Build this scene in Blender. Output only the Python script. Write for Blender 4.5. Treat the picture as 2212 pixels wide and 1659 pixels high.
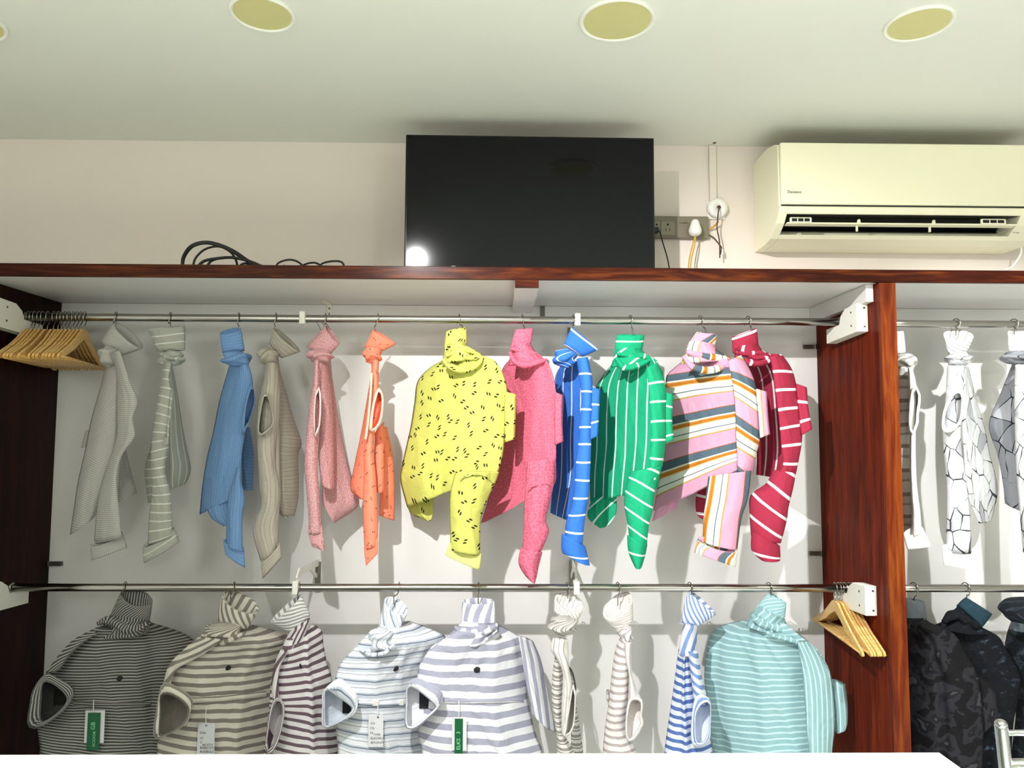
import bpy, bmesh, math, random
from mathutils import Vector, Matrix, noise
from mathutils.bvhtree import BVHTree
for o in list(bpy.data.objects): bpy.data.objects.remove(o)
S = bpy.context.scene
COL = S.collection
# ------------------------------------------------------------------ camera
F_PX, CX, CY, H0 = 1600.0, 1106.0, 829.5, 1.60
PITCH, YAW, ROLL = 0.0731, 0.0152, 0.0040
_f = Vector((math.sin(YAW), math.cos(YAW), 0)); _r = Vector((math.cos(YAW), -math.sin(YAW), 0)); _u = Vector((0, 0, 1))
FWD = _f*math.cos(PITCH) + _u*math.sin(PITCH); _u2 = _u*math.cos(PITCH) - _f*math.sin(PITCH)
RGT = _r*math.cos(ROLL) + _u2*math.sin(ROLL); UPV = _u2*math.cos(ROLL) - _r*math.sin(ROLL)
ORG = Vector((0, 0, H0))
cam = bpy.data.cameras.new('camera'); camo = bpy.data.objects.new('camera', cam); COL.objects.link(camo)
cam.sensor_fit = 'HORIZONTAL'; cam.sensor_width = 36.0; cam.lens = 36.0*F_PX/2212.0
cam.clip_start = 0.02
m = Matrix.Identity(4)
for i in range(3):
    m[i][0] = RGT[i]; m[i][1] = UPV[i]; m[i][2] = -FWD[i]; m[i][3] = ORG[i]
camo.matrix_world = m
S.camera = camo
# ------------------------------------------------------------------ colour management, world, lights
S.view_settings.view_transform = 'Standard'
S.view_settings.look = 'None'
S.view_settings.gamma = 1.0
S.view_settings.use_curve_mapping = False
S.view_settings.exposure = 0.48
W = bpy.data.worlds.new('world'); S.world = W; W.use_nodes = True
W.node_tree.nodes['Background'].inputs[0].default_value = (1, 0.97, 0.92, 1)
W.node_tree.nodes['Background'].inputs[1].default_value = 0.05
def spot(name, loc, aim, power, deg, blend, size, col):
    l = bpy.data.lights.new(name, 'SPOT'); l.energy = power; l.spot_size = math.radians(deg); l.spot_blend = blend
    l.shadow_soft_size = size; l.color = col
    o = bpy.data.objects.new(name, l); COL.objects.link(o); o.location = loc
    o.rotation_euler = (Vector(aim) - Vector(loc)).to_track_quat('-Z', 'Y').to_euler(); return o
def point(name, loc, power, size, col):
    l = bpy.data.lights.new(name, 'POINT'); l.energy = power; l.shadow_soft_size = size; l.color = col
    o = bpy.data.objects.new(name, l); COL.objects.link(o); o.location = loc; return o
spot('track_spot', (-0.42, 0.55, H0+0.95), (0.55, 2.35, H0-0.36), 160, 70, 0.75, 0.018, (1, 0.985, 0.975))
spot('track_spot_right', (1.22, 0.75, H0+0.95), (1.75, 2.4, H0-0.32), 118, 58, 0.6, 0.018, (0.97, 1, 0.99))
def area_fill(name, loc, sx, sy, power, col):
    l = bpy.data.lights.new(name, 'AREA'); l.shape = 'RECTANGLE'; l.size = sx; l.size_y = sy; l.energy = power; l.color = col; l.spread = math.radians(95)
    o = bpy.data.objects.new(name, l); COL.objects.link(o); o.location = loc; return o
area_fill('bounce_fill', (0.3, 0.1, H0+1.005), 2.8, 1.0, 122, (0.97, 1, 0.95))  # broad downward fill added in place of unseen downlights, bounces up to the ceiling
point('front_fill', (-1.5, -1.0, 2.10), 29, 0.25, (1, 0.98, 0.94))  # this and the next: unseen fills added behind the camera for ambient light
point('front_fill', (1.3, -1.0, 2.10), 25, 0.25, (0.98, 1, 0.98))
# ------------------------------------------------------------------ helpers
def at(px, py, Y):
    d = FWD + RGT*((px-CX)/F_PX) + UPV*((CY-py)/F_PX)
    return ORG + d*(Y/d.y)
def srgb(h):
    if isinstance(h, str):
        c = [int(h[i:i+2], 16)/255 for i in (0, 2, 4)]
    else: c = h
    return tuple(((x+0.055)/1.055)**2.4 if x > 0.04045 else x/12.92 for x in c) + (1,)
class NT:
    def __init__(s, name):
        s.m = bpy.data.materials.new(name); s.m.use_nodes = True; s.t = s.m.node_tree
        s.b = s.t.nodes['Principled BSDF']
    def n(s, typ, **kw):
        x = s.t.nodes.new(typ)
        for k, v in kw.items(): setattr(x, k, v)
        return x
    def l(s, a, b): s.t.links.new(a, b)
    def math(s, op, a, b=None, c=None):
        x = s.n('ShaderNodeMath', operation=op)
        for i, v in enumerate((a, b, c)):
            if v is None: continue
            if isinstance(v, (int, float)): x.inputs[i].default_value = v
            else: s.l(v, x.inputs[i])
        return x.outputs[0]
    def mix(s, fac, a, b):
        x = s.n('ShaderNodeMix', data_type='RGBA')
        if isinstance(fac, (int, float)): x.inputs[0].default_value = fac
        else: s.l(fac, x.inputs[0])
        for i, v in ((6, a), (7, b)):
            if isinstance(v, tuple): x.inputs[i].default_value = v
            else: s.l(v, x.inputs[i])
        return x.outputs[2]
    def noise(s, scale, detail=2.0, vec=None, dist=0.0):
        x = s.n('ShaderNodeTexNoise'); x.inputs['Scale'].default_value = scale; x.inputs['Detail'].default_value = detail
        x.inputs['Distortion'].default_value = dist
        if vec is not None: s.l(vec, x.inputs['Vector'])
        return x
    def ramp(s, fac, stops, interp='LINEAR'):
        x = s.n('ShaderNodeValToRGB'); cr = x.color_ramp; cr.interpolation = interp
        while len(cr.elements) < len(stops): cr.elements.new(1.0)
        for e, (p, c) in zip(cr.elements, stops): e.position = p; e.color = c
        s.l(fac, x.inputs[0]); return x.outputs[0]
    def bump(s, h, strength=0.3, dist=0.002):
        x = s.n('ShaderNodeBump'); x.inputs['Strength'].default_value = strength; x.inputs['Distance'].default_value = dist
        s.l(h, x.inputs['Height']); s.l(x.outputs[0], s.b.inputs['Normal'])
    def base(s, c):
        if isinstance(c, tuple): s.b.inputs['Base Color'].default_value = c
        else: s.l(c, s.b.inputs['Base Color'])
    def set(s, **kw):
        for k, v in kw.items(): s.b.inputs[k.replace('_', ' ')].default_value = v
        return s
def plain(name, c, rough=0.5, metal=0.0, spec=0.5, var=0.05, scale=8.0, bump=0.0, bscale=300):
    t = NT(name); cc = srgb(c)
    tc = t.n('ShaderNodeTexCoord'); nz = t.noise(scale, 3, tc.outputs['Object'])
    t.base(t.mix(nz.outputs[0], tuple(x*(1-var) for x in cc[:3])+(1,), tuple(min(1, x*(1+var)) for x in cc[:3])+(1,)))
    t.set(Roughness=rough, Metallic=metal); t.b.inputs['Specular IOR Level'].default_value = spec
    if bump:
        n2 = t.noise(bscale, 2, tc.outputs['Object']); t.bump(n2.outputs[0], bump, 0.001)
    return t.m
def wood(name, dark, mid, light, along='Z', scale=1.0, rough=0.28, coat=0.5):
    t = NT(name); tc = t.n('ShaderNodeTexCoord'); mp = t.n('ShaderNodeMapping'); t.l(tc.outputs['Object'], mp.inputs[0])
    sc = {'X': (1.2, 14, 14), 'Y': (14, 1.2, 14), 'Z': (14, 14, 1.2)}[along]
    mp.inputs['Scale'].default_value = tuple(x*scale for x in sc)
    n1 = t.noise(2.0, 6, mp.outputs[0], 1.4); n2 = t.noise(9.0, 4, mp.outputs[0], 0.3); n3 = t.noise(0.35, 2, mp.outputs[0])
    f = t.math('ADD', t.math('MULTIPLY', n1.outputs[0], 0.6), t.math('ADD', t.math('MULTIPLY', n2.outputs[0], 0.22), t.math('MULTIPLY', n3.outputs[0], 0.3)))
    t.base(t.ramp(f, [(0.36, srgb(dark)), (0.56, srgb(mid)), (0.76, srgb(light))]))
    t.set(Roughness=rough); t.b.inputs['Specular IOR Level'].default_value = 0.04; t.b.inputs['Coat Weight'].default_value = coat; t.b.inputs['Coat Roughness'].default_value = 0.12
    t.bump(n2.outputs[0], 0.08, 0.001)
    return t.m
# fabric: UV in metres, pattern drawn along V
def fabric(name, kind, **k):
    t = NT(name); uv = t.n('ShaderNodeUVMap'); uv.uv_map = 'UVMap'
    wob = t.noise(6.0, 2, uv.outputs[0]); sub = t.n('ShaderNodeVectorMath', operation='SUBTRACT'); t.l(wob.outputs['Color'], sub.inputs[0]); sub.inputs[1].default_value = (.5, .5, .5)
    scl = t.n('ShaderNodeVectorMath', operation='SCALE'); t.l(sub.outputs[0], scl.inputs[0]); scl.inputs['Scale'].default_value = k.get('wobble', 0.012)
    add = t.n('ShaderNodeVectorMath', operation='ADD'); t.l(uv.outputs[0], add.inputs[0]); t.l(scl.outputs[0], add.inputs[1])
    V = add.outputs[0]; sp = t.n('ShaderNodeSeparateXYZ'); t.l(V, sp.inputs[0]); u, v = sp.outputs[0], sp.outputs[1]
    if kind == 'stripe':
        bands = k['bands']; per = sum(b[0] for b in bands)
        fr = t.math('FRACT', t.math('MULTIPLY', t.math('ADD', v, 50*per), 1/per)); st = []; p = 0
        for w, c in bands: st.append((p/per, srgb(c))); p += w
        col = t.ramp(fr, st, 'CONSTANT')
    elif kind == 'plain':
        col = t.mix(0.0, srgb(k['c']), srgb(k['c']))
    elif kind == 'marks':                                   # pairs of small strokes scattered over the cloth
        vo = t.n('ShaderNodeTexVoronoi', voronoi_dimensions='2D', feature='F1'); vo.inputs['Scale'].default_value = k['scale']; vo.inputs['Randomness'].default_value = 0.75
        t.l(V, vo.inputs['Vector'])
        d = t.n('ShaderNodeVectorMath', operation='SUBTRACT'); t.l(V, d.inputs[0]); t.l(vo.outputs['Position'], d.inputs[1])
        rot = t.n('ShaderNodeVectorRotate', rotation_type='Z_AXIS'); t.l(d.outputs[0], rot.inputs['Vector'])
        sc2 = t.n('ShaderNodeSeparateColor'); t.l(vo.outputs['Color'], sc2.inputs[0])
        t.l(t.math('MULTIPLY', sc2.outputs[0], 6.28), rot.inputs['Angle'])
        s2 = t.n('ShaderNodeSeparateXYZ'); t.l(rot.outputs[0], s2.inputs[0])
        ly = t.math('MULTIPLY', t.math('SUBTRACT', t.math('ABSOLUTE', s2.outputs[1]), k['gap']), 2.4)
        lx = t.math('ADD', s2.outputs[0], t.math('MULTIPLY', s2.outputs[1], 0.5))
        r = t.math('SQRT', t.math('ADD', t.math('MULTIPLY', lx, lx), t.math('MULTIPLY', ly, ly)))
        col = t.mix(t.math('LESS_THAN', r, k['r']), srgb(k['c']), srgb(k['mark']))
    elif kind == 'crackle':
        mp = t.n('ShaderNodeMapping'); t.l(V, mp.inputs[0]); mp.inputs['Scale'].default_value = (1, 0.8, 1)
        vo = t.n('ShaderNodeTexVoronoi', voronoi_dimensions='2D', feature='DISTANCE_TO_EDGE'); vo.inputs['Scale'].default_value = k['scale']; t.l(mp.outputs[0], vo.inputs['Vector'])
        v2 = t.n('ShaderNodeTexVoronoi', voronoi_dimensions='2D', feature='F1'); v2.inputs['Scale'].default_value = k['scale']; t.l(mp.outputs[0], v2.inputs['Vector'])
        sc2 = t.n('ShaderNodeSeparateColor'); t.l(v2.outputs['Color'], sc2.inputs[0])
        cc = t.ramp(sc2.outputs[0], [(0, srgb(k['c'])), (0.6, srgb(k['c2'])), (0.86, srgb(k['c3']))], 'CONSTANT')
        thr = t.math('MULTIPLY', t.math('SUBTRACT', t.noise(14, 2, uv.outputs[0]).outputs[0], 0.40), 0.22)
        col = t.mix(t.math('LESS_THAN', vo.outputs['Distance'], thr), cc, srgb(k['mark']))
    elif kind == 'camo':
        nz = t.noise(k['scale'], 3, V, 0.3)
        col = t.ramp(nz.outputs[0], k['stops'], 'CONSTANT')
    tex = t.noise(420, 2, uv.outputs[0])
    big = t.noise(9, 3, uv.outputs[0])
    f = t.math('ADD', t.math('MULTIPLY', tex.outputs[0], k.get('grain', 0.22)), t.math('MULTIPLY', big.outputs[0], 0.10))
    hs = t.n('ShaderNodeHueSaturation'); t.l(col, hs.inputs['Color']); t.l(t.math('ADD', f, 1.0-0.5*(k.get('grain', 0.22)+0.10)), hs.inputs['Value'])
    t.base(hs.outputs[0]); t.set(Roughness=k.get('rough', 0.85)); t.b.inputs['Specular IOR Level'].default_value = k.get('spec', 0.2)
    soft = t.noise(26, 3, uv.outputs[0], 0.6)
    if k.get('rib'):                                        # fine woven ribs
        rb = t.math('SINE', t.math('MULTIPLY', t.math('ADD', u, t.math('MULTIPLY', v, 0.5)), 6.283/k['rib']))
        t.bump(t.math('ADD', t.math('MULTIPLY', soft.outputs[0], 4.0), t.math('ADD', t.math('MULTIPLY', rb, 0.5), tex.outputs[0])), 0.5, 0.0012)
    else: t.bump(t.math('ADD', t.math('MULTIPLY', soft.outputs[0], 9.0), tex.outputs[0]), 0.5, 0.0012)
    return t.m
def meshobj(name, verts, faces, mat, parent=None, uvs=None, smooth=False, mats=None, midx=None):
    me = bpy.data.meshes.new(name)
    off = parent_loc(parent)
    me.from_pydata([tuple(Vector(v)-off) for v in verts], [], faces)
    for mm in (mats or [mat]): me.materials.append(mm)
    if midx: me.polygons.foreach_set('material_index', midx)
    if smooth: me.polygons.foreach_set('use_smooth', [True]*len(me.polygons))
    if uvs:
        ul = me.uv_layers.new(name='UVMap')
        for lp in me.loops: ul.data[lp.index].uv = uvs[lp.vertex_index]
    me.update(); me.validate()
    o = bpy.data.objects.new(name, me); COL.objects.link(o)
    if parent is not None: o.parent = parent
    return o
LOC = {}
def parent_loc(p):
    v = Vector((0, 0, 0))
    while p is not None:
        v = v + Vector(p.location); p = p.parent
    return v
def tag(o, label=None, cat=None, group=None, kind=None):
    if label: o['label'] = label
    if cat: o['category'] = cat
    if group: o['group'] = group
    if kind: o['kind'] = kind
    return o
def thing(name, loc, label, cat, group=None):
    o = bpy.data.objects.new(name, None); COL.objects.link(o); o.location = loc; o.empty_display_size = 0.05
    return tag(o, label, cat, group)
def box(name, lo, hi, mat, parent=None, bev=0.0, seg=2):
    bm = bmesh.new(); bmesh.ops.create_cube(bm, size=1.0)
    lo, hi = Vector(lo), Vector(hi)
    for v in bm.verts: v.co = Vector([lo[i] + (v.co[i]+0.5)*(hi[i]-lo[i]) for i in range(3)])
    if bev: bmesh.ops.bevel(bm, geom=bm.edges[:], offset=bev, segments=seg, affect='EDGES', profile=0.5)
    return bmobj(name, bm, mat, parent)
def bmobj(name, bm, mat, parent=None, smooth=False):
    off = parent_loc(parent)
    for v in bm.verts: v.co -= off
    bmesh.ops.recalc_face_normals(bm, faces=bm.faces[:])
    me = bpy.data.meshes.new(name); bm.to_mesh(me); bm.free(); me.materials.append(mat)
    if smooth: me.polygons.foreach_set('use_smooth', [True]*len(me.polygons))
    o = bpy.data.objects.new(name, me); COL.objects.link(o)
    if parent is not None: o.parent = parent
    return o
def prism(name, poly, axis, a, b, mat, parent=None, bev=0.0):
    """poly: 2-D outline in the two other axes (in x,y,z order), extruded from a to b along axis"""
    bm = bmesh.new(); ax = 'xyz'.index(axis); oth = [i for i in range(3) if i != ax]
    def mk(p, c):
        v = [0, 0, 0]; v[oth[0]] = p[0]; v[oth[1]] = p[1]; v[ax] = c; return bm.verts.new(v)
    A = [mk(p, a) for p in poly]; B = [mk(p, b) for p in poly]; n = len(poly)
    bm.faces.new(A); bm.faces.new(B[::-1])
    for i in range(n): bm.faces.new((A[i], B[i], B[(i+1) % n], A[(i+1) % n]))
    bmesh.ops.recalc_face_normals(bm, faces=bm.faces[:])
    if bev: bmesh.ops.bevel(bm, geom=bm.edges[:], offset=bev, segments=2, affect='EDGES', profile=0.5)
    return bmobj(name, bm, mat, parent)
def bar(name, p0, p1, w, h, mat, parent=None, up=(0, 0, 1)):
    p0, p1 = Vector(p0), Vector(p1); d = (p1-p0).normalized(); s = d.cross(Vector(up)).normalized(); u = s.cross(d)
    vs = [p + s*(a*w/2) + u*(b*h/2) for p in (p0, p1) for a, b in ((-1, -1), (1, -1), (1, 1), (-1, 1))]
    fs = [(0, 3, 2, 1), (4, 5, 6, 7)] + [(i, (i+1) % 4, 4+(i+1) % 4, 4+i) for i in range(4)]
    return meshobj(name, vs, fs, mat, parent)
def crom(pts, n):
    """Catmull-Rom through tuples, n samples"""
    m = len(pts); out = []
    for i in range(n):
        x = i/(n-1)*(m-1); k = min(int(x), m-2); t = x-k
        p0, p1, p2, p3 = pts[max(k-1, 0)], pts[k], pts[k+1], pts[min(k+2, m-1)]
        out.append(tuple(0.5*(2*b + (c-a)*t + (2*a-5*b+4*c-d)*t*t + (3*b-a-3*c+d)*t**3) for a, b, c, d in zip(p0, p1, p2, p3)))
    return out
def tube(name, pts, r, mat, parent=None, n=40, seg=8, smooth=True, uvs=False, flat=1.0, rn=0.0, seed=0):
    """round tube along a smooth 3-D path; r a number or list"""
    pts = [tuple(p) for p in pts]; P = [Vector(p) for p in (crom(pts, n) if len(pts) > 2 else [Vector(pts[0]).lerp(Vector(pts[1]), i/(n-1)) for i in range(n)])]
    rs = [x[0] for x in crom([(q,) for q in r], n)] if isinstance(r, (list, tuple)) else [r]*n
    vs, fs, uv = [], [], []; prev = None; L = 0
    for i, p in enumerate(P):
        d = (P[min(i+1, n-1)] - P[max(i-1, 0)]).normalized()
        if prev is None:
            a = Vector((0, 0, 1)) if abs(d.z) < 0.9 else Vector((1, 0, 0)); s = d.cross(a).normalized()
        else: s = (prev - d*prev.dot(d)).normalized()
        prev = s; q = d.cross(s)
        if i: L += (p-P[i-1]).length
        for k in range(seg):
            an = 2*math.pi*k/seg; rr = rs[i]
            if rn: rr *= 1+rn*noise.noise(Vector((math.cos(an)*1.5, math.sin(an)*1.5, i*6/n+seed)))
            vs.append(p + s*math.cos(an)*rr + q*math.sin(an)*rr*flat); uv.append((an*rr, L))
    for i in range(n-1):
        for k in range(seg): fs.append((i*seg+k, i*seg+(k+1) % seg, (i+1)*seg+(k+1) % seg, (i+1)*seg+k))
    fs.append(tuple(range(seg))[::-1]); fs.append(tuple((n-1)*seg+k for k in range(seg)))
    return meshobj(name, vs, fs, mat, parent, uv if uvs else None, smooth)
def disc(name, c, r, normal, mat, parent=None, thick=0.004, seg=40, bev=0.001):
    bm = bmesh.new(); bmesh.ops.create_cone(bm, cap_ends=True, segments=seg, radius1=r, radius2=r, depth=thick)
    if bev: bmesh.ops.bevel(bm, geom=[e for e in bm.edges if len(e.link_faces) == 2 and any(len(f.verts) > 4 for f in e.link_faces)], offset=bev, segments=2, affect='EDGES', profile=0.5)
    q = Vector(normal).to_track_quat('Z', 'Y').to_matrix().to_4x4(); bmesh.ops.transform(bm, matrix=Matrix.Translation(c) @ q, verts=bm.verts[:])
    return bmobj(name, bm, mat, parent)
def lathe(name, prof, c, axis, mat, parent=None, seg=40, smooth=True):
    """prof: (radius, height along axis)"""
    q = Vector(axis).to_track_quat('Z', 'Y'); vs, fs = [], []
    for r, h in prof:
        for k in range(seg):
            a = 2*math.pi*k/seg; vs.append(Vector(c) + q @ Vector((r*math.cos(a), r*math.sin(a), h)))
    for i in range(len(prof)-1):
        for k in range(seg): fs.append((i*seg+k, i*seg+(k+1) % seg, (i+1)*seg+(k+1) % seg, (i+1)*seg+k))
    fs.append(tuple(range(seg))[::-1]); fs.append(tuple((len(prof)-1)*seg+k for k in range(seg)))
    return meshobj(name, vs, fs, mat, parent, None, smooth)
def text(name, s, loc, size, mat, parent, rot=(math.pi/2, 0, 0), depth=0.0004):
    c = bpy.data.curves.new(name, 'FONT'); c.body = s; c.size = size; c.extrude = depth; c.resolution_u = 2
    o = bpy.data.objects.new('tmp_text', c); COL.objects.link(o)
    bpy.context.view_layer.update()
    me = bpy.data.meshes.new_from_object(o.evaluated_get(bpy.context.evaluated_depsgraph_get())); bpy.data.objects.remove(o)
    me.materials.clear(); me.materials.append(mat); me.name = name
    t = bpy.data.objects.new(name, me); COL.objects.link(t); t.parent = parent
    t.location = Vector(loc) - parent_loc(parent); t.rotation_euler = rot
    return t
# ------------------------------------------------------------------ materials
M = {}
M['ceil'] = plain('ceiling_paint', 'e2e3da', 0.9, var=0.02, scale=2, bump=0.05, bscale=120)
M['wall'] = plain('wall_paint', 'e6dbd1', 0.88, var=0.025, scale=2, bump=0.08, bscale=160)
M['lam'] = plain('white_laminate', 'dcdad8', 0.38, var=0.012, scale=2)
M['room'] = plain('shop_wall_paint', 'c8c8c4', 0.9)
M['floor'] = plain('floor_tile', 'd0d0cc', 0.45)
M['counter'] = plain('counter_white', 'c3c8ba', 0.35, var=0.01)
M['wood'] = wood('mahogany_veneer', '2e0f08', '62200f', '843a1a', 'Z', 1.0, 0.5, 0.02)
M['edge'] = wood('mahogany_edging', '1c0804', '37130a', '6b3413', 'X', 1.3, 0.3, 0.15)
M['edgez'] = wood('mahogany_edging_upright', '34110a', '5c2310', '844318', 'Z', 1.2, 0.35, 0.1)
M['shadewood'] = wood('shaded_mahogany_veneer', '0d0605', '1e0c08', '31140c', 'Z', 1.0, 0.5, 0.1)  # same mahogany, darkened so the colour holds the shade on the left panel
M['steel'] = plain('brushed_steel', 'a9a6a0', 0.22, 1.0, var=0.04)
M['chrome'] = plain('chrome', 'd5d8d8', 0.1, 1.0, var=0.02)
M['wire'] = plain('hook_wire', '9b978f', 0.25, 1.0)
M['white'] = plain('white_coated_metal', 'e6e6dc', 0.45, var=0.02)
M['plastic'] = plain('white_plastic', 'eeede6', 0.4, var=0.02)
M['hanger'] = wood('pale_beech', 'c08f4c', 'd8ad68', 'e8c78a', 'X', 3.0, 0.4, 0.3)
M['black'] = plain('black_rubber', '0b0b0c', 0.5, var=0.1)
M['tvscr'] = plain('tv_glass', '05060a', 0.07, spec=0.25, var=0.02)
M['tvbez'] = plain('tv_bezel', '08080a', 0.35, spec=0.3)
M['ac'] = plain('ac_plastic', 'f4f0d4', 0.35, var=0.015, scale=2)
M['acdark'] = plain('ac_outlet_dark', '0a0d0e', 0.4)
M['switch'] = plain('switchboard_grey', '7b7361', 0.35, var=0.03)
M['socket'] = plain('socket_grey', '8d8672', 0.35, var=0.03)
M['ring'] = plain('downlight_ring', 'eeefe6', 0.4, var=0.01)
M['diff'] = plain('downlight_diffuser', 'cfc98f', 0.6, var=0.03, scale=60)
M['yellow'] = plain('yellow_cable', 'c99b2c', 0.5)
M['brown'] = plain('brown_cable', '4a2f28', 0.5)
M['print'] = plain('print_dark', '33332f', 0.7)
M['printgrey'] = plain('print_grey', '7d7660', 0.7)
M['card'] = plain('tag_card', 'd9dade', 0.6, var=0.02)
M['green'] = plain('tag_green', '0d5a35', 0.5, var=0.04)
M['printg'] = plain('tag_green_print', '8fd8a8', 0.6)
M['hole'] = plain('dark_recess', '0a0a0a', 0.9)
M['latch'] = plain('latch_metal', '6b6863', 0.35, 0.8)
M['emblem'] = plain('emblem_thread', '1b1b1f', 0.8)
M['button'] = plain('shirt_button', 'dcdcd6', 0.4)
# ------------------------------------------------------------------ the setting (heights relative to the camera's H0)
YW, YF = 2.50, 2.06
ZC, ZST, ZSB = H0+1.0163, H0+0.4787, H0+0.4483
ZRU, ZRL, YR = H0+0.3647, H0-0.4495, 2.27
XL, XP1, XP2 = -1.4772, 1.0739, 1.1193
XEND = 2.6
tag(box('wall_back', (-2.6, YW, 0), (XEND+.6, YW+.1, ZC+.1), M['wall']), 'cream painted back wall above the wardrobe', kind='structure')
tag(box('ceiling', (-2.6, -3.0, ZC), (XEND+.6, YW, ZC+.1), M['ceil']), 'off white painted ceiling', kind='structure')
tag(box('floor', (-2.6, -3.0, -0.1), (XEND+.6, YW+.1, 0), M['floor']), 'grey tiled shop floor', kind='structure')
tag(box('wall_left', (-2.7, -3.0, 0), (-2.6, YW, ZC), M['room']), 'painted side wall left of the shop', kind='structure')
tag(box('wall_right', (XEND+.6, -3.0, 0), (XEND+.7, YW, ZC), M['room']), 'painted side wall right of the shop', kind='structure')
tag(box('wall_front', (-2.7, -3.1, 0), (XEND+.7, -3.0, ZC), M['room']), 'painted wall opposite the wardrobe', kind='structure')
# ------------------------------------------------------------------ wardrobe carcass
wr = thing('open_wardrobe', (0, YW-.2, 0), 'built-in open wardrobe of mahogany and white laminate', 'wardrobe')
sh = box('top_shelf', (-2.2, YF+.012, ZSB), (XEND, YW-.002, ZST), M['lam'], wr)
box('edge_band', (-2.2, YF, ZSB-.002), (XEND, YF+.013, ZST+.004), M['edge'], sh, 0.0015)
bp = box('back_panel', (XL-.02, YW-.012, 0.1), (XP1+.02, YW-.001, ZSB-.001), M['lam'], wr)
box('back_panel', (XP2-.02, YW-.012, 0.1), (XEND, YW-.001, ZSB-.001), M['lam'], wr)
box('side_panel', (XL-.045, YF+.002, 0.0), (XL, YW-.013, ZSB-.001), M['shadewood'], wr)
dv = box('divider_panel', (XP1, YF+.014, 0.0), (XP2, YW-.013, ZSB-.001), M['wood'], wr)
box('edge_band', (XP1-.001, YF+.001, 0.0), (XP2+.001, YF+.014, ZSB-.003), M['edgez'], dv, 0.0015)
box('end_panel', (XEND-.045, YF+.002, 0.0), (XEND, YW-.013, ZSB-.001), M['wood'], wr)
# cross beam under the shelf
a = at(1112, 640, YF+.02).x; b = at(1163, 640, YF+.02).x
bmz = at(1130, 620, YF).z
be = box('shelf_beam', (a, YF+.012, bmz), (b, YW-.013, ZSB-.0005), M['lam'], wr)
box('edge_band', (a, YF-.0005, bmz-.001), (b, YF+.0125, ZSB-.001), M['edge'], be, 0.001)
# white cleat on the divider beneath the shelf
zc1 = at(1800, 660, 2.35).z
box('shelf_cleat', (XP1-.022, YF+.035, ZSB-.052), (XP1-.0005, YW-.013, ZSB-.0005), M['lam'], wr, 0.001)
# perforated shelf angle irons
for (x, y0, y1, yd) in ((712, 627, 680, 'u'), (1172, 657, 688, 'w')):
    p = at(x, 662, YW-.013)
    g = box('angle_iron', (p.x-.008, YW-.0155, p.z-.045), (p.x+.008, YW-.0125, ZSB-.0005), M['white'] if yd == 'u' else M['latch'], wr, 0.0005)
    if yd == 'u':
        box('angle_iron', (p.x-.008, YW-.11, ZSB-.0035), (p.x+.008, YW-.0158, ZSB-.0005), M['white'], wr, 0.0005)
    for k in (0.014, 0.032): disc('screw', (p.x, YW-.0165, ZSB-k), .0035, (0, -1, 0), M['latch'], g, .002, 12, 0)
# small metal panel latches
def latch(x0, y0, x1, y1, Y, flip=1):
    c = at((x0+x1)/2, (y0+y1)/2, Y); w = abs(at(x1, y0, Y).x-at(x0, y0, Y).x)
    g = box('panel_latch', (c.x-w/2, Y-.012, c.z-.007), (c.x+w/2, Y-.002, c.z+.007), M['latch'], wr, 0.0012)
    e = c.x+flip*w*.3
    box('latch_plate', (e-w*.22, Y-.018, c.z-.0085), (e+w*.22, Y-.0105, c.z+.0085), M['steel'], g, 0.001)
    box('latch_slot', (e-w*.1, Y-.0195, c.z-.004), (e+w*.1, Y-.017, c.z+.004), M['hole'], g, 0.0005)
latch(92, 1211, 137, 1222, YW-.013, -1); latch(1733, 743, 1773, 757, YW-.013, 1); latch(1746, 1188, 1786, 1201, YW-.013, 1)
# ------------------------------------------------------------------ clothes rails
def rail(label, z, x0, x1, end0, end1):
    t = thing('clothes_rail', ((x0+x1)/2, YR, z), label, 'rail', 'steel clothes rails')
    tube('rod', [(x0, YR, z), (x1, YR, z)], 0.0118, M['steel'], t, 12, 20)
    return t
def end_block(t, xin, side, z, drop=0.0):
    """white wedge block screwed to the panel, holding the rod end; side=+1 panel lies to the right of the block"""
    s = side; xo = xin
    prof = [(2.13, z+.034), (2.205, z+.03), (2.235, z+.012), (2.245, z-.012), (2.285, z-.013), (2.335, z-.014), (2.335, z-.06), (2.13, z-.05)]
    xa, xb = (xo-.034*s, xo-.0006*s); g = prism('end_block', prof, 'x', min(xa, xb), max(xa, xb), M['white'], t, 0.002)
    for zz in (z+.012, z-.028): disc('screw', (xa-.0005*s, 2.165, zz), .003, (-s, 0, 0), M['latch'], g, .0015, 12, 0)
    for zz in (z+.02, z-.035): disc('screw', (xo-.012*s, 2.1295, zz), .003, (0, -1, 0), M['latch'], g, .0015, 12, 0)
    lathe('end_cap', [(.0135, 0), (.0145, .002), (.0145, .022), (.0125, .024)], (xo-.026*s, YR, z), (s, 0, 0), M['steel'], t, 24)
    return g
ru = rail('upper steel rail in the wide bay, above the bright shirts', ZRU, XL+.03, XP1-.026, 1, 1)
end_block(ru, XL, -1, ZRU); end_block(ru, XP1, 1, ZRU)
rl = rail('lower steel rail in the wide bay, above the striped shirts', ZRL, XL+.03, XP1-.026, 1, 1)
end_block(rl, XL, -1, ZRL); end_block(rl, XP1, 1, ZRL)
rru = rail('upper steel rail in the narrow bay right of the divider', ZRU-.004, XP2+.024, XEND-.07, 1, 1)
end_block(rru, XP2, -1, ZRU-.004); end_block(rru, XEND-.045, 1, ZRU-.004)
rrl = rail('lower steel rail in the narrow bay, above the dark shirts', ZRL, XP2+.024, XEND-.07, 1, 1)
end_block(rrl, XP2, -1, ZRL); end_block(rrl, XEND-.045, 1, ZRL)
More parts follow.
